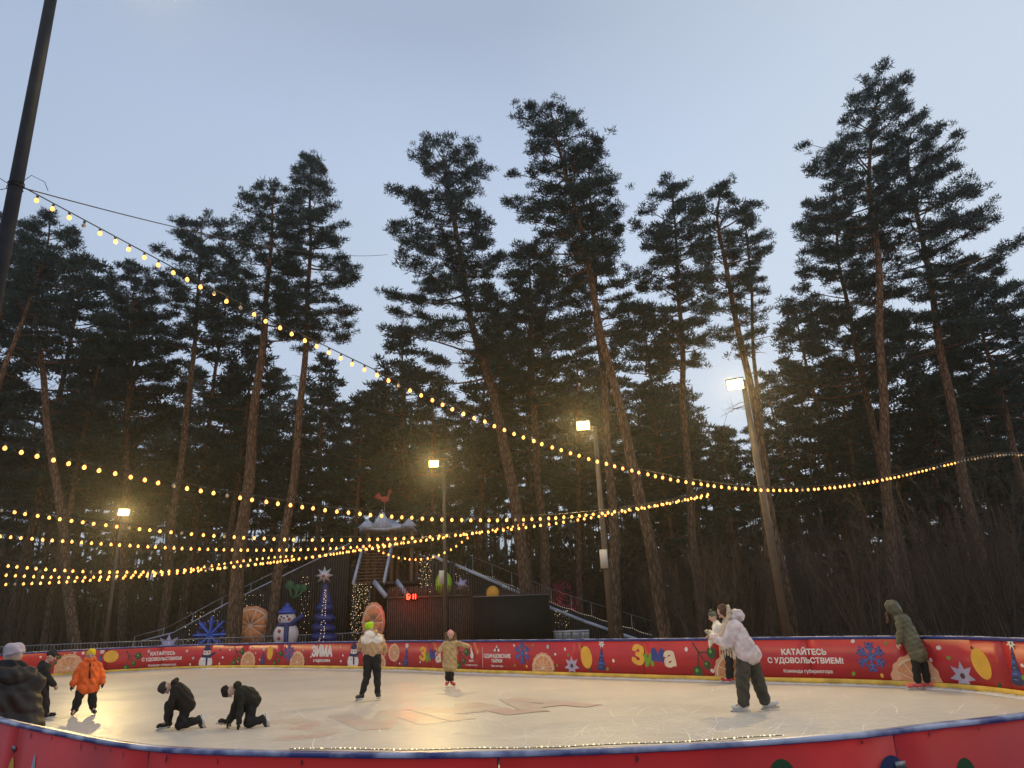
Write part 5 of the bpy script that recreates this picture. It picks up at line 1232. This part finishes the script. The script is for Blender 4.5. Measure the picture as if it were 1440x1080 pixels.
# ------------------------------------------------------------------ people on the ice
SKIN = M('skin', (.52, .33, .25), .55, .08, 8); SKIN.node_tree.nodes['Principled BSDF'].inputs['Subsurface Weight'].default_value = .05
EYEM = M('eye_dark', (.03, .02, .015), .2, .1, 5); LIPM = M('lips', (.38, .14, .12), .5, .1, 6)
def cloth(name, col, rough=.8, bump=.25, bs=18): return M(name, col, rough, .3, 7, bump=bump, bscale=bs, spec=.3)
BLACKC = cloth('black_cloth', (.014, .014, .015)); BLADE = M('skate_blade', (.7, .72, .75), .25, .1, 5, metal=.9); WBOOT = M('white_boot', (.62, .60, .58), .45, .1, 6); SOLE = M('boot_holder', (.5, .5, .5), .5, .1, 5)
def remesh(mb, name, mat, voxel, parent, it=4, puff=None):
    me = mb.mesh(name + '_raw', mat); o = bpy.data.objects.new('tmp', me); COL.objects.link(o)
    r = o.modifiers.new('r', 'REMESH'); r.mode = 'VOXEL'; r.voxel_size = voxel
    s = o.modifiers.new('s', 'SMOOTH'); s.factor = .5; s.iterations = it
    dg = bpy.context.evaluated_depsgraph_get(); nm = bpy.data.meshes.new_from_object(o.evaluated_get(dg)); nm.name = name
    bpy.data.objects.remove(o); bpy.data.meshes.remove(me)
    n = len(nm.vertices); co_ = np.empty(n * 3, np.float32); no_ = np.empty(n * 3, np.float32)
    nm.vertices.foreach_get('co', co_); nm.vertex_normals.foreach_get('vector', no_); co_ = co_.reshape(-1, 3); no_ = no_.reshape(-1, 3)
    if puff is not None:
        amp, per, ax = puff; ax = np.asarray(ax, float); ax /= np.linalg.norm(ax)
        ph = co_ @ ax / per; ph = ph + .12 * np.sin(co_[:, 0] * 9) ; d = np.abs(np.sin(ph * PI)) ** .5 - .6
        d = d * amp
    else: d = 0
    # soft creases
    cr2 = .006 * np.sin(co_[:, 2] * 38 + 5 * np.sin(co_[:, 0] * 11) + 4 * np.cos(co_[:, 1] * 13)) + .003 * np.sin(co_[:, 0] * 47 + co_[:, 2] * 29)
    if name not in ('person',): co_ = co_ + no_ * (d + cr2)[:, None]
    nm.vertices.foreach_set('co', co_.astype(np.float32).ravel()); nm.polygons.foreach_set('use_smooth', np.ones(len(nm.polygons), bool))
    nm.materials.clear(); nm.materials.append(mat); nm.update()
    o = bpy.data.objects.new(name, nm); COL.objects.link(o)
    if parent is not None: o.parent = parent
    return o
def unit(v): v = np.asarray(v, float); return v / (np.linalg.norm(v) + 1e-9)
def hand_prims(mb, w, d, n, k, g=1.0, left=1, curl=.5):
    """palm, four fingers and a thumb; d along the hand, n palm normal"""
    d = unit(d); n = unit(n - d * np.dot(n, d)); s = np.cross(d, n) * left
    R_ = np.stack([s, d, n], 1); mb.ell(w + d * .045 * k, (.040 * k * g, .052 * k, .016 * k * g), 12, 8, R=R_)
    for i, (o_, L_) in enumerate(((-.029, .062), (-.0095, .072), (.0105, .068), (.029, .052))):
        b_ = w + d * .085 * k + s * o_ * k; c = curl * (1 + .15 * i)
        p1 = b_ + (d * math.cos(c * .6) + n * math.sin(c * .6)) * L_ * .5 * k; p2 = p1 + (d * math.cos(c * 1.6) + n * math.sin(c * 1.6)) * L_ * .5 * k
        mb.cap(b_, .0095 * k * g, p1, .0088 * k * g, 8, 3); mb.cap(p1, .0088 * k * g, p2, .0075 * k * g, 8, 3)
    b_ = w + d * .02 * k - s * .03 * k; p1 = b_ + unit(d * .7 - s * .7 + n * .3) * .035 * k; p2 = p1 + unit(d * .9 - s * .2 + n * .4) * .03 * k
    mb.cap(b_, .012 * k * g, p1, .010 * k * g, 8, 3); mb.cap(p1, .010 * k * g, p2, .008 * k * g, 8, 3)
def person(label, px, py, J, k, face, jacket=None, sleeve=(.075, .055), trousers=None, boots=None, gloves=None, hat=None, extra=(), z0=0.0, world=None, jvox=.013, puff=None, blade=True, curl=.5):
    foot = np.array(world) if world is not None else G(px, py); rz = -math.atan2(foot[0], foot[1])
    shx = (proj(foot)[0] - 617) / (proj(foot)[1] + 2300) if world is None else 0.0     # measured against leaning verticals: stand the figure up again
    J = {a: np.array([b_[0] + shx * b_[2], b_[1], b_[2]], float) for a, b_ in J.items()}; f = unit(face)
    def SH(ch): return [(q[0] + shx * q[2],) + tuple(q[1:]) for q in ch]
    if jacket: jacket = (jacket[0], [SH(c) for c in jacket[1]])
    extra = [(a, b_, [SH(c) for c in ch], v_, p_) for a, b_, ch, v_, p_ in extra]
    up = unit(J['head'] - J['neck']); f = unit(f - up * np.dot(f, up)); sd = np.cross(f, up)   # person's right
    Rh = np.stack([sd, f, up], 1)
    mb = MB(); h = J['head']; hk = .94 + .06 * k if k < .9 else 1.0
    mb.ell(h + up * .012, (.076 * hk, .093 * hk, .10 * hk), 18, 12, R=Rh); mb.ell(h - up * .05 * hk + f * .022, (.055 * hk, .062 * hk, .062 * hk), 14, 10, R=Rh)
    mb.cap(h + f * .092 * hk + up * .012, .009, h + f * .108 * hk - up * .018, .014, 8, 3)            # nose
    for s_ in (-1, 1): mb.ell(h + sd * .076 * hk * s_ - up * .005, (.010, .022, .032), 8, 6, R=Rh); mb.ell(h + f * .078 * hk + sd * .03 * s_ + up * .022, (.02, .012, .008), 8, 6, R=Rh)
    mb.ell(h + f * .078 * hk - up * .052 * hk, (.026, .012, .010), 8, 6, R=Rh)
    mb.cap(J['neck'], .052 * k, h - up * .06, .048 * k)
    c = J['chest']; p = J['pelvis']; m_ = (c + p) / 2
    for s_, hip, sh in ((1, 'hipl', 'sl'), (-1, 'hipr', 'sr')):
        mb.cap((J[sh] * .55 + c * .45), .095 * k, (J[hip] * .5 + p * .5), .10 * k); mb.cap((J['neck'] + c) / 2, .06 * k, J[sh], .058 * k)
    mb.cap(c, .115 * k, p, .125 * k)
    for a, b_, c_ in (('sl', 'el', 'hl'), ('sr', 'er', 'hr')):
        mb.cap(J[a], .052 * k, J[b_], .040 * k); mb.cap(J[b_], .040 * k, J[c_], .026 * k)
    for a, b_, c_, t_ in (('hipl', 'knl', 'anl', 'tol'), ('hipr', 'knr', 'anr', 'tor')):
        mb.cap(J[a], .088 * k, J[b_], .056 * k); m2 = (J[b_] * .65 + J[c_] * .35); mb.cap(J[b_], .056 * k, m2, .056 * k); mb.cap(m2, .056 * k, J[c_], .036 * k); mb.cap(J[c_], .036 * k, J[t_], .028 * k)
    for a, b_, l_ in (('el', 'hl', 1), ('er', 'hr', -1)):
        d = unit(J[b_] - J[a]); n_ = unit(J['pelvis'] - J[b_] + f * .2); hand_prims(mb, J[b_], d, n_, k, 1.0, l_, curl)
    o = remesh(mb, 'person', SKIN, .0085, None, 2); o.location = foot; o.rotation_euler = (0, 0, rz); tag(o, label, 'person')
    e_ = MB(); 
    for s_ in (-1, 1): e_ = MB(); e_.ell(h + f * .084 * hk + sd * .03 * s_ + up * .008, (.012, .008, .008), 8, 6, R=Rh); e_.build('eye', EYEM, o)
    e_ = MB(); e_.ell(h + f * .088 * hk - up * .053 * hk, (.02, .006, .005), 8, 6, R=Rh); e_.build('mouth', LIPM, o)
    if jacket:
        mat, chains = jacket; jb = MB()
        for ch in chains:
            for q0, q1 in zip(ch[:-1], ch[1:]): jb.cap(q0[:3], q0[3], q1[:3], q1[3], 16, 5)
        for a, b_, c_ in (('sl', 'el', 'hl'), ('sr', 'er', 'hr')):
            jb.cap(J[a], sleeve[0], J[b_], (sleeve[0] + sleeve[1]) / 2, 14, 4); jb.cap(J[b_], (sleeve[0] + sleeve[1]) / 2, J[c_] - unit(J[c_] - J[b_]) * .01, sleeve[1], 14, 4)
        remesh(jb, 'jacket', mat, jvox, o, 4, puff)
    if trousers:
        mat, r0, r1 = trousers; tb_ = MB()
        tb_.cap(J['hipl'], r0 * 1.05, J['hipr'], r0 * 1.05)
        for a, b_, c_ in (('hipl', 'knl', 'anl'), ('hipr', 'knr', 'anr')):
            tb_.cap(J[a], r0, J[b_], (r0 * .45 + r1 * .55), 14, 4); tb_.cap(J[b_], (r0 * .45 + r1 * .55), J[c_] + unit(J[b_] - J[c_]) * .02, r1, 14, 4)
        remesh(tb_, 'trousers', mat, .012, o, 3)
    if boots:
        mat, kk = boots
        for a, b_, t_ in (('knl', 'anl', 'tol'), ('knr', 'anr', 'tor')):
            bb = MB(); A_, T_ = J[b_], J[t_]; sh = unit(J[a] - A_); fd = unit(T_ - A_); fd = unit(fd - sh * np.dot(fd, sh) * .8)
            dn = unit(-sh + fd * np.dot(sh, fd)); heel = A_ + dn * .045 * kk - fd * .03 * kk
            toe = heel + fd * .20 * kk
            bb.cap(A_ + sh * .09 * kk, .048 * kk, A_, .045 * kk); bb.cap(A_, .045 * kk, heel, .040 * kk); bb.cap(heel, .040 * kk, toe, .034 * kk)
            bt = remesh(bb, 'boot', mat, .010, o, 2)
            if blade:
                q = MB(); z_ = dn * .062 * kk
                q.bar(heel + dn * .045 * kk - fd * .02 * kk, toe + dn * .045 * kk + fd * .01, .03 * kk, .02 * kk, up=dn); q.build('blade_holder', SOLE, bt)
                q = MB(); q.bar(heel + z_ - fd * .05 * kk, toe + z_ + fd * .04 * kk, .004, .03 * kk, up=dn); q.build('skate_blade', BLADE, bt)
    if gloves:
        for a, b_, l_ in (('el', 'hl', 1), ('er', 'hr', -1)):
            gb = MB(); d = unit(J[b_] - J[a]); n_ = unit(J['pelvis'] - J[b_] + f * .2); hand_prims(gb, J[b_], d, n_, k * 1.06, 1.35, l_, curl); gb.cap(J[b_] - d * .05 * k, .034 * k, J[b_] + d * .01, .03 * k, 12, 4)
            remesh(gb, 'glove', gloves, .0075, o, 1)
    def hx(x, y, z): return h + sd * x + f * y + up * z
    if hat:
        mat, kind_ = hat; hb = MB()
        if kind_ in ('beanie', 'pom', 'slouch'):
            hb.ell(hx(0, -.012, .045), (.088 * hk, .103 * hk, .088 * hk), 20, 12, R=Rh); hb.ell(hx(0, -.015, .02), (.093 * hk, .107 * hk, .035 * hk), 20, 8, R=Rh)
            if kind_ == 'slouch': hb.ell(hx(.0, -.03, .075), (.098, .108, .085), 18, 10, R=Rh)
            remesh(hb, 'hat', mat, .010, o, 2)
            if kind_ == 'pom': q = MB(); q.ell(hx(0, -.03, .15), .04, 12, 8); remesh(q, 'pompom', mat, .008, o, 1)
    for nm_, mat, chains, vx, pf in extra:
        xb = MB()
        for ch in chains:
            if len(ch) == 1: q = ch[0]; xb.ell(q[:3], q[3] if len(q) == 4 else q[3:6], 16, 10)
            else:
                for q0, q1 in zip(ch[:-1], ch[1:]): xb.cap(q0[:3], q0[3], q1[:3], q1[3], 14, 4)
        remesh(xb, nm_, mat, vx, o, 3, pf)
    return o

# woman seen from behind, lime hat
LIMEH = cloth('lime_knit', (.42, .75, .02)); TAN = cloth('tan_puffer', (.46, .29, .16), .55, .1); CREAMC = cloth('cream_puffer', (.74, .68, .60), .55, .1)
J = dict(head=(-.04, .03, 1.50), neck=(0, 0, 1.38), chest=(.02, 0, 1.22), pelvis=(.03, 0, .95), sl=(-.17, 0, 1.31), sr=(.20, 0, 1.31), el=(-.25, .10, 1.12), er=(.27, .10, 1.13), hl=(-.13, .30, 1.05), hr=(.30, .24, 1.00),
         hipl=(-.07, 0, .91), hipr=(.11, 0, .91), knl=(-.09, .04, .52), knr=(.13, .03, .52), anl=(-.20, -.04, .16), anr=(.14, .02, .16), tol=(-.30, .08, .08), tor=(.18, .18, .08))
o = person('woman in a lime beanie, tan and cream puffer and black trousers, back turned', 522, 986, J, 1.0, (-.3, 1, -.1),
       (TAN, [[(-.09, 0, 1.22, .15), (-.07, 0, 1.06, .14)], [(.13, 0, 1.22, .15), (.12, 0, 1.06, .14)], [(.02, 0, 1.2, .17), (.03, 0, 1.05, .165)]]), (.088, .06), (BLACKC, .115, .065), (cloth('black_skate', (.02, .018, .016), .5, .1), 1.1), None, (LIMEH, 'slouch'),
       [('shoulder_panel', CREAMC, [[(-.15, 0, 1.29, .105), (.02, -.01, 1.31, .145), (.18, 0, 1.29, .105)], [(-.09, -.02, 1.26, .148), (.13, -.02, 1.26, .148)]], .012, None),
        ('hood', CREAMC, [[(-.07, -.11, 1.40, .08), (.02, -.12, 1.38, .08)]], .012, None), ('hood_lining', TAN, [[(.06, -.10, 1.41, .075), (.09, -.03, 1.42, .06)]], .012, None)], puff=(.010, .12, (0, 0, 1)))
# child, pink hat, tan coat, facing us with arms out
KH = cloth('khaki_coat', (.40, .29, .14), .6, .15); PINK = cloth('pink_knit', (.62, .33, .33)); REDB = cloth('red_boot', (.55, .04, .07), .5, .1); FUR = cloth('brown_fur', (.16, .09, .05), .95, 1.0, 60)
J = dict(head=(.03, -.02, 1.26), neck=(.03, 0, 1.13), chest=(.02, 0, .98), pelvis=(0, 0, .70), sl=(-.10, 0, 1.06), sr=(.15, 0, 1.06), el=(-.22, -.06, .93), er=(.33, -.04, 1.02), hl=(-.29, -.14, .86), hr=(.49, -.08, .97),
         hipl=(-.05, 0, .68), hipr=(.06, 0, .68), knl=(-.05, -.02, .40), knr=(.05, -.01, .40), anl=(-.05, 0, .15), anr=(.06, .02, .15), tol=(-.09, -.16, .07), tor=(.13, -.12, .07))
person('child in a pink hat and long tan hooded coat, arms spread, with red skates', 632, 966, J, .82, (0, -1, -.45), (KH, [[(-.03, 0, 1.02, .125), (-.03, 0, .62, .15), (-.03, 0, .50, .155)], [(.07, 0, 1.02, .125), (.05, 0, .62, .15), (.05, 0, .50, .155)]]),
       (.068, .055), (BLACKC, .085, .06), (REDB, .95), cloth('red_glove', (.6, .08, .12)), (PINK, 'beanie'), [('fur_hood', FUR, [[(-.08, .01, 1.15, .045), (-.095, .06, 1.24, .045), (-.07, .11, 1.29, .05), (.03, .13, 1.30, .05), (.12, .11, 1.29, .05), (.15, .06, 1.24, .045), (.14, .01, 1.15, .045), (.03, -.05, 1.10, .045), (-.08, .01, 1.15, .045)], [(.03, .12, 1.22, .08), (.03, .08, 1.15, .08)]], .012, None)], puff=(.006, .13, (0, 0, 1)))
# orange kid
ORC = cloth('orange_parka', (.78, .13, .02), .5, .15); YH = cloth('yellow_knit', (.80, .58, .02)); 
J = dict(head=(.10, -.03, 1.19), neck=(.08, 0, 1.06), chest=(.07, 0, .92), pelvis=(.03, 0, .62), sl=(-.06, 0, 1.0), sr=(.22, 0, 1.0), el=(-.17, .0, .80), er=(.30, 0, .80), hl=(-.24, -.04, .61), hr=(.31, -.06, .62),
         hipl=(-.05, 0, .60), hipr=(.12, 0, .60), knl=(-.13, -.02, .36), knr=(.12, -.02, .36), anl=(-.20, 0, .13), anr=(.12, .02, .14), tol=(-.24, -.16, .07), tor=(.17, -.13, .08))
person('child in a bright orange parka and yellow beanie standing on the ice with feet apart', 121, 1006, J, .80, (.05, -1, -.75), (ORC, [[(.0, 0, .97, .12), (-.03, 0, .58, .14), (-.03, 0, .54, .145)], [(.15, 0, .97, .12), (.12, 0, .58, .14), (.12, 0, .54, .145)], [(.08, -.02, 1.06, .09), (.08, 0, .95, .13)]]),
       (.078, .06), (BLACKC, .10, .078), (cloth('dark_skate', (.03, .03, .035), .5, .1), .95), cloth('dark_glove', (.03, .035, .06)), (YH, 'beanie'),
       [('collar', ORC, [[(.0, -.03, 1.10, .045), (.08, -.09, 1.09, .045), (.17, -.03, 1.10, .045), (.15, .06, 1.11, .05), (.02, .06, 1.11, .05), (.0, -.03, 1.10, .045)]], .010, None), ('lanyard', BLACKC, [[(.085, -.145, 1.02, .012), (.075, -.16, .82, .014), (.07, -.165, .74, .022)]], .007, None)], puff=(.008, .12, (0, 0, 1)))
# boy in black
J = dict(head=(.09, 0, 1.21), neck=(.0, 0, 1.08), chest=(-.04, 0, .93), pelvis=(-.08, 0, .62), sl=(-.02, .13, 1.0), sr=(-.02, -.13, 1.0), el=(.02, .14, .80), er=(.03, -.17, .80), hl=(.12, .14, .64), hr=(.14, -.15, .66),
         hipl=(-.07, .07, .60), hipr=(-.07, -.07, .60), knl=(-.02, .07, .36), knr=(-.03, -.07, .36), anl=(-.03, .08, .13), anr=(-.02, -.08, .13), tol=(.12, .08, .07), tor=(.12, -.08, .07))
person('boy in a black jacket and cap, side on, next to the orange parka', 66, 1012, J, .82, (1, -.25, -.35), (BLACKC, [[(-.05, .05, .97, .125), (-.09, .05, .57, .14)], [(-.05, -.05, .97, .125), (-.09, -.05, .57, .14)], [(-.06, 0, 1.06, .08), (-.05, 0, .95, .12)]]),
       (.07, .052), (BLACKC, .095, .07), (BLACKC, .95), None, (cloth('black_cap', (.018, .018, .02)), 'beanie'), [('cap_peak', cloth('peak', (.02, .02, .022)), [[(.16, -.02, 1.24, .028), (.22, -.03, 1.225, .02)]], .008, None)])
# kneeling children
def kneel(label, px, py, J, jm, jch, hood, face, hat, boot, k=.80):
    return person(label, px, py, J, k, face, (jm, jch), (.066, .05), (BLACKC, .09, .07), (boot, .95), cloth('black_glove', (.02, .02, .02)), (hat, 'beanie'), hood)
DBR = cloth('dark_brown_jacket', (.016, .013, .010)); OLV = cloth('dark_olive_jacket', (.018, .018, .011)); HAT1 = cloth('charcoal_hat', (.035, .03, .026)); HAT2 = cloth('black_hat', (.012, .012, .013))
J = dict(head=(-.185, 0, .69), neck=(-.08, 0, .72), chest=(.02, 0, .62), pelvis=(.17, 0, .38), sl=(-.03, .13, .63), sr=(-.03, -.13, .63), el=(-.12, .15, .42), er=(-.11, -.17, .42), hl=(-.17, .05, .24), hr=(-.16, -.10, .24),
         hipl=(.15, .07, .36), hipr=(.15, -.07, .36), knl=(-.14, .08, .40), knr=(.03, -.08, .08), anl=(-.15, .06, .14), anr=(.30, -.09, .13), tol=(-.29, .04, .08), tor=(.40, -.09, .02))
kneel('child in black on one knee fixing a skate, the left of the kneeling pair', 250, 1026, J, DBR, [[(0, .06, .64, .125), (.10, .05, .52, .14), (.15, .05, .38, .14)], [(0, -.06, .64, .125), (.10, -.05, .52, .14), (.15, -.05, .38, .14)], [(-.05, 0, .72, .07), (0, 0, .64, .12)]],
      [('hood', DBR, [[(-.06, .05, .77, .05), (-.03, 0, .79, .055), (-.06, -.05, .77, .05)]], .011, None)], (-.75, -.15, -1), HAT1, cloth('black_skate_boot', (.02, .018, .016), .5, .1))
J = dict(head=(-.21, 0, .60), neck=(-.09, 0, .64), chest=(.03, 0, .56), pelvis=(.20, 0, .44), sl=(-.05, .13, .55), sr=(.0, -.13, .55), el=(-.13, .14, .30), er=(-.02, -.15, .30), hl=(-.20, .12, .10), hr=(-.05, -.16, .10),
         hipl=(.19, .07, .41), hipr=(.19, -.07, .41), knl=(-.05, .12, .26), knr=(.10, -.08, .08), anl=(-.20, .16, .14), anr=(.31, -.09, .12), tol=(-.34, .16, .08), tor=(.41, -.09, .02))
kneel('child in a black hat on hands and knee, the right of the kneeling pair', 340, 1024, J, OLV, [[(0, .06, .56, .12), (.12, .05, .52, .13), (.19, .05, .42, .13)], [(0, -.06, .56, .12), (.12, -.05, .52, .13), (.19, -.05, .42, .13)], [(-.05, 0, .63, .07), (0, 0, .56, .12)]],
      [('hood', OLV, [[(-.10, .05, .68, .05), (-.06, 0, .70, .06), (-.10, -.05, .68, .05)]], .011, None)], (-.7, -.2, -1), HAT2, cloth('black_skate_boot2', (.02, .018, .016), .5, .1))
# lavender woman leaning to the left, with long scarf
LAV = cloth('lilac_puffer', (.64, .54, .53), .5, .1); GRT = cloth('grey_green_trousers', (.060, .056, .042)); HAIR = cloth('brown_hair', (.10, .05, .03), .7, .6, 40); BEI = cloth('beige_scarf', (.55, .43, .30), .9, .6, 30)
J = dict(head=(-.33, .0, 1.60), neck=(-.20, 0, 1.47), chest=(-.10, 0, 1.27), pelvis=(.08, 0, .92), sl=(-.16, .17, 1.36), sr=(-.14, -.17, 1.36), el=(-.34, .24, 1.14), er=(-.27, -.24, 1.10), hl=(-.52, .16, 1.18), hr=(-.44, -.12, 1.16),
         hipl=(.12, .10, .88), hipr=(.02, -.09, .88), knl=(.24, .12, .50), knr=(-.01, -.10, .48), anl=(.36, .16, .14), anr=(.01, -.12, .14), tol=(.50, .20, .07), tor=(-.16, -.12, .07))
person('woman in a pale lilac puffer jacket and wide grey trousers bending forward', 1045, 1000, J, 1.02, (-1, .1, -.35),
       (LAV, [[(-.14, .10, 1.32, .16), (-.02, .10, 1.08, .19), (.07, .10, .93, .19)], [(-.14, -.10, 1.32, .16), (-.02, -.10, 1.08, .19), (.07, -.10, .93, .19)], [(-.18, 0, 1.42, .12), (-.10, 0, 1.25, .18)], [(-.02, 0, .94, .17), (.14, 0, .90, .17)]]),
       (.125, .075), (GRT, .135, .10), (WBOOT, 1.1), None, None,
       [('hood', LAV, [[(-.16, .0, 1.55, .10), (-.06, 0, 1.54, .10)], [(-.14, .06, 1.52, .08), (-.14, -.06, 1.52, .08)]], .012, (.01, .12, (1, 0, 0))),
        ('hair', HAIR, [[(-.32, 0, 1.64, .104)], [(-.27, 0, 1.60, .095)]], .010, None),
        ('fur_trim', BEI, [[(-.25, -.05, 1.70, .035), (-.23, -.11, 1.62, .04), (-.24, -.11, 1.52, .045), (-.28, -.08, 1.44, .045)], [(-.25, .05, 1.70, .035), (-.23, .11, 1.62, .04), (-.28, .08, 1.44, .045)], [(-.25, -.05, 1.70, .035), (-.25, .05, 1.70, .035)]], .010, None),
        ('scarf', BEI, [[(-.28, -.10, 1.44, .06), (-.34, -.14, 1.28, .06), (-.34, -.22, 1.08, .055)]] + [[(-.37 + .035 * i, -.22 - .006 * i, 1.10, .016), (-.38 + .045 * i, -.24, .90 - .03 * (i % 3), .010)] for i in range(6)], .008, None)],
       puff=(.015, .17, (-.4, 0, 1)))
# person behind her
WJ = cloth('white_jacket', (.70, .66, .60), .6, .2); OH = cloth('grey_knit', (.10, .11, .085))
J = dict(head=(-.27, 0, 1.49), neck=(-.20, 0, 1.36), chest=(-.12, 0, 1.18), pelvis=(.05, 0, .90), sl=(-.14, .16, 1.27), sr=(-.16, -.16, 1.27), el=(-.26, .22, 1.08), er=(-.26, -.22, 1.06), hl=(-.36, .14, 1.14), hr=(-.32, -.18, .92),
         hipl=(.05, .08, .86), hipr=(.05, -.08, .86), knl=(.12, .09, .48), knr=(.10, -.08, .48), anl=(.14, .10, .14), anr=(.10, -.10, .14), tol=(.0, .12, .07), tor=(-.06, -.12, .07))
person('skater in a white jacket and grey-green knit hat half hidden behind the woman in lilac', 1019, 961, J, .92, (-1, -.2, -.4), (WJ, [[(-.15, .07, 1.22, .14), (-.02, .07, .98, .15), (.03, .06, .86, .15)], [(-.15, -.07, 1.22, .14), (-.02, -.07, .98, .15), (.03, -.06, .86, .15)], [(-.18, 0, 1.32, .09), (-.12, 0, 1.2, .14)]]),
       (.085, .06), (BLACKC, .10, .075), (REDB, 1.0), cloth('white_glove', (.6, .58, .54)), (OH, 'pom'), [], puff=(.01, .13, (-.3, 0, 1)))
# green coat woman by the boards
GC = cloth('olive_long_coat', (.105, .10, .060), .5, .12)
J = dict(head=(-.52, 0, 1.55), neck=(-.42, 0, 1.44), chest=(-.30, 0, 1.24), pelvis=(-.08, 0, .88), sl=(-.32, .17, 1.36), sr=(-.36, -.17, 1.34), el=(-.32, .22, 1.10), er=(-.34, -.20, 1.10), hl=(-.36, .14, .88), hr=(-.37, -.18, .90),
         hipl=(-.02, .08, .84), hipr=(-.08, -.08, .84), knl=(.08, .08, .48), knr=(-.06, -.08, .48), anl=(.15, .08, .15), anr=(-.02, -.08, .15), tol=(.02, .06, .07), tor=(-.16, -.12, .07))
person('woman in a long olive quilted coat, hood up, leaning forward beside the right-hand boards', 1292, 970, J, 1.0, (-1, -.1, -.7), (GC, [[(-.30, .07, 1.30, .15), (-.18, .07, 1.0, .17), (-.04, .06, .72, .175), (-.03, .06, .68, .18)], [(-.30, -.07, 1.30, .15), (-.18, -.07, 1.0, .17), (-.04, -.06, .72, .175), (-.03, -.06, .68, .18)], [(-.40, 0, 1.42, .10), (-.30, 0, 1.27, .16)]]),
       (.088, .06), (BLACKC, .095, .07), (cloth('coral_boot', (.66, .12, .12), .5, .1), 1.15), None, None,
       [('hood', GC, [[(-.50, .0, 1.60, .125), (-.42, 0, 1.49, .12)], [(-.58, .06, 1.62, .07), (-.55, .07, 1.50, .05)], [(-.58, -.06, 1.62, .07), (-.55, -.07, 1.50, .05)], [(-.58, .05, 1.66, .06), (-.58, -.05, 1.66, .06)]], .011, None),
        ('hair', HAIR, [[(-.60, -.08, 1.46, .03), (-.58, -.10, 1.28, .025)]], .009, None)], puff=(.012, .085, (-.35, 0, 1)))
# foreground woman at the left edge
LILH = cloth('lilac_hat', (.55, .45, .47)); DCO = cloth('charcoal_puffer', (.028, .021, .018), .5, .1)
wp = at(33, 1000, 7.3); wp[2] = 0; wp[0] -= .14
J = dict(head=(-.05, .02, 1.445), neck=(-.02, .0, 1.31), chest=(-.02, -.02, 1.12), pelvis=(.06, 0, .78), sl=(-.20, .02, 1.18), sr=(.14, -.02, 1.17), el=(-.33, .12, .98), er=(.0, .20, .98), hl=(-.42, .34, 1.0), hr=(-.20, .36, 1.0),
         hipl=(-.03, 0, .76), hipr=(.13, 0, .76), knl=(-.03, .0, .44), knr=(.12, 0, .44), anl=(-.03, 0, .15), anr=(.12, .0, .15), tol=(-.08, .16, .07), tor=(.10, .17, .07))
person('woman in a dark puffer coat and pale lilac hat at the left edge, back turned', 0, 0, J, 1.0, (-.55, 1, -.1), (DCO, [[(-.12, 0, 1.14, .17), (-.08, 0, .88, .20), (-.05, 0, .60, .22)], [(.06, 0, 1.14, .16), (.10, 0, .88, .19), (.14, 0, .60, .21)], [(-.03, 0, 1.24, .14), (0, 0, 1.1, .19)]]),
       (.125, .085), (BLACKC, .11, .08), (BLACKC, 1.1), BLACKC, (LILH, 'beanie'), [('hood', DCO, [[(-.13, -.06, 1.29, .085), (-.02, -.12, 1.27, .095), (.10, -.06, 1.26, .085)]], .012, None), ('scarf', BLACKC, [[(-.15, .0, 1.34, .075), (-.06, -.05, 1.34, .08), (.03, .0, 1.33, .07)]], .012, None)], world=wp, puff=(.014, .19, (0, 0, 1)))
# ------------------------------------------------------------------ evening haze
hm = bpy.data.materials.new('haze'); hm.use_nodes = True; nt = hm.node_tree; nt.nodes.clear()
out = nt.nodes.new('ShaderNodeOutputMaterial'); pv = nt.nodes.new('ShaderNodeVolumePrincipled')
pv.inputs['Color'].default_value = (.92, .88, .80, 1); pv.inputs['Density'].default_value = .0009; pv.inputs['Anisotropy'].default_value = .8
nt.links.new(pv.outputs['Volume'], out.inputs['Volume'])
m = MB(); m.box((0, 20, 17), (840, 840, 36)); tag(m.build('haze', hm), kind='stuff')
SC.cycles.volume_max_steps = 64
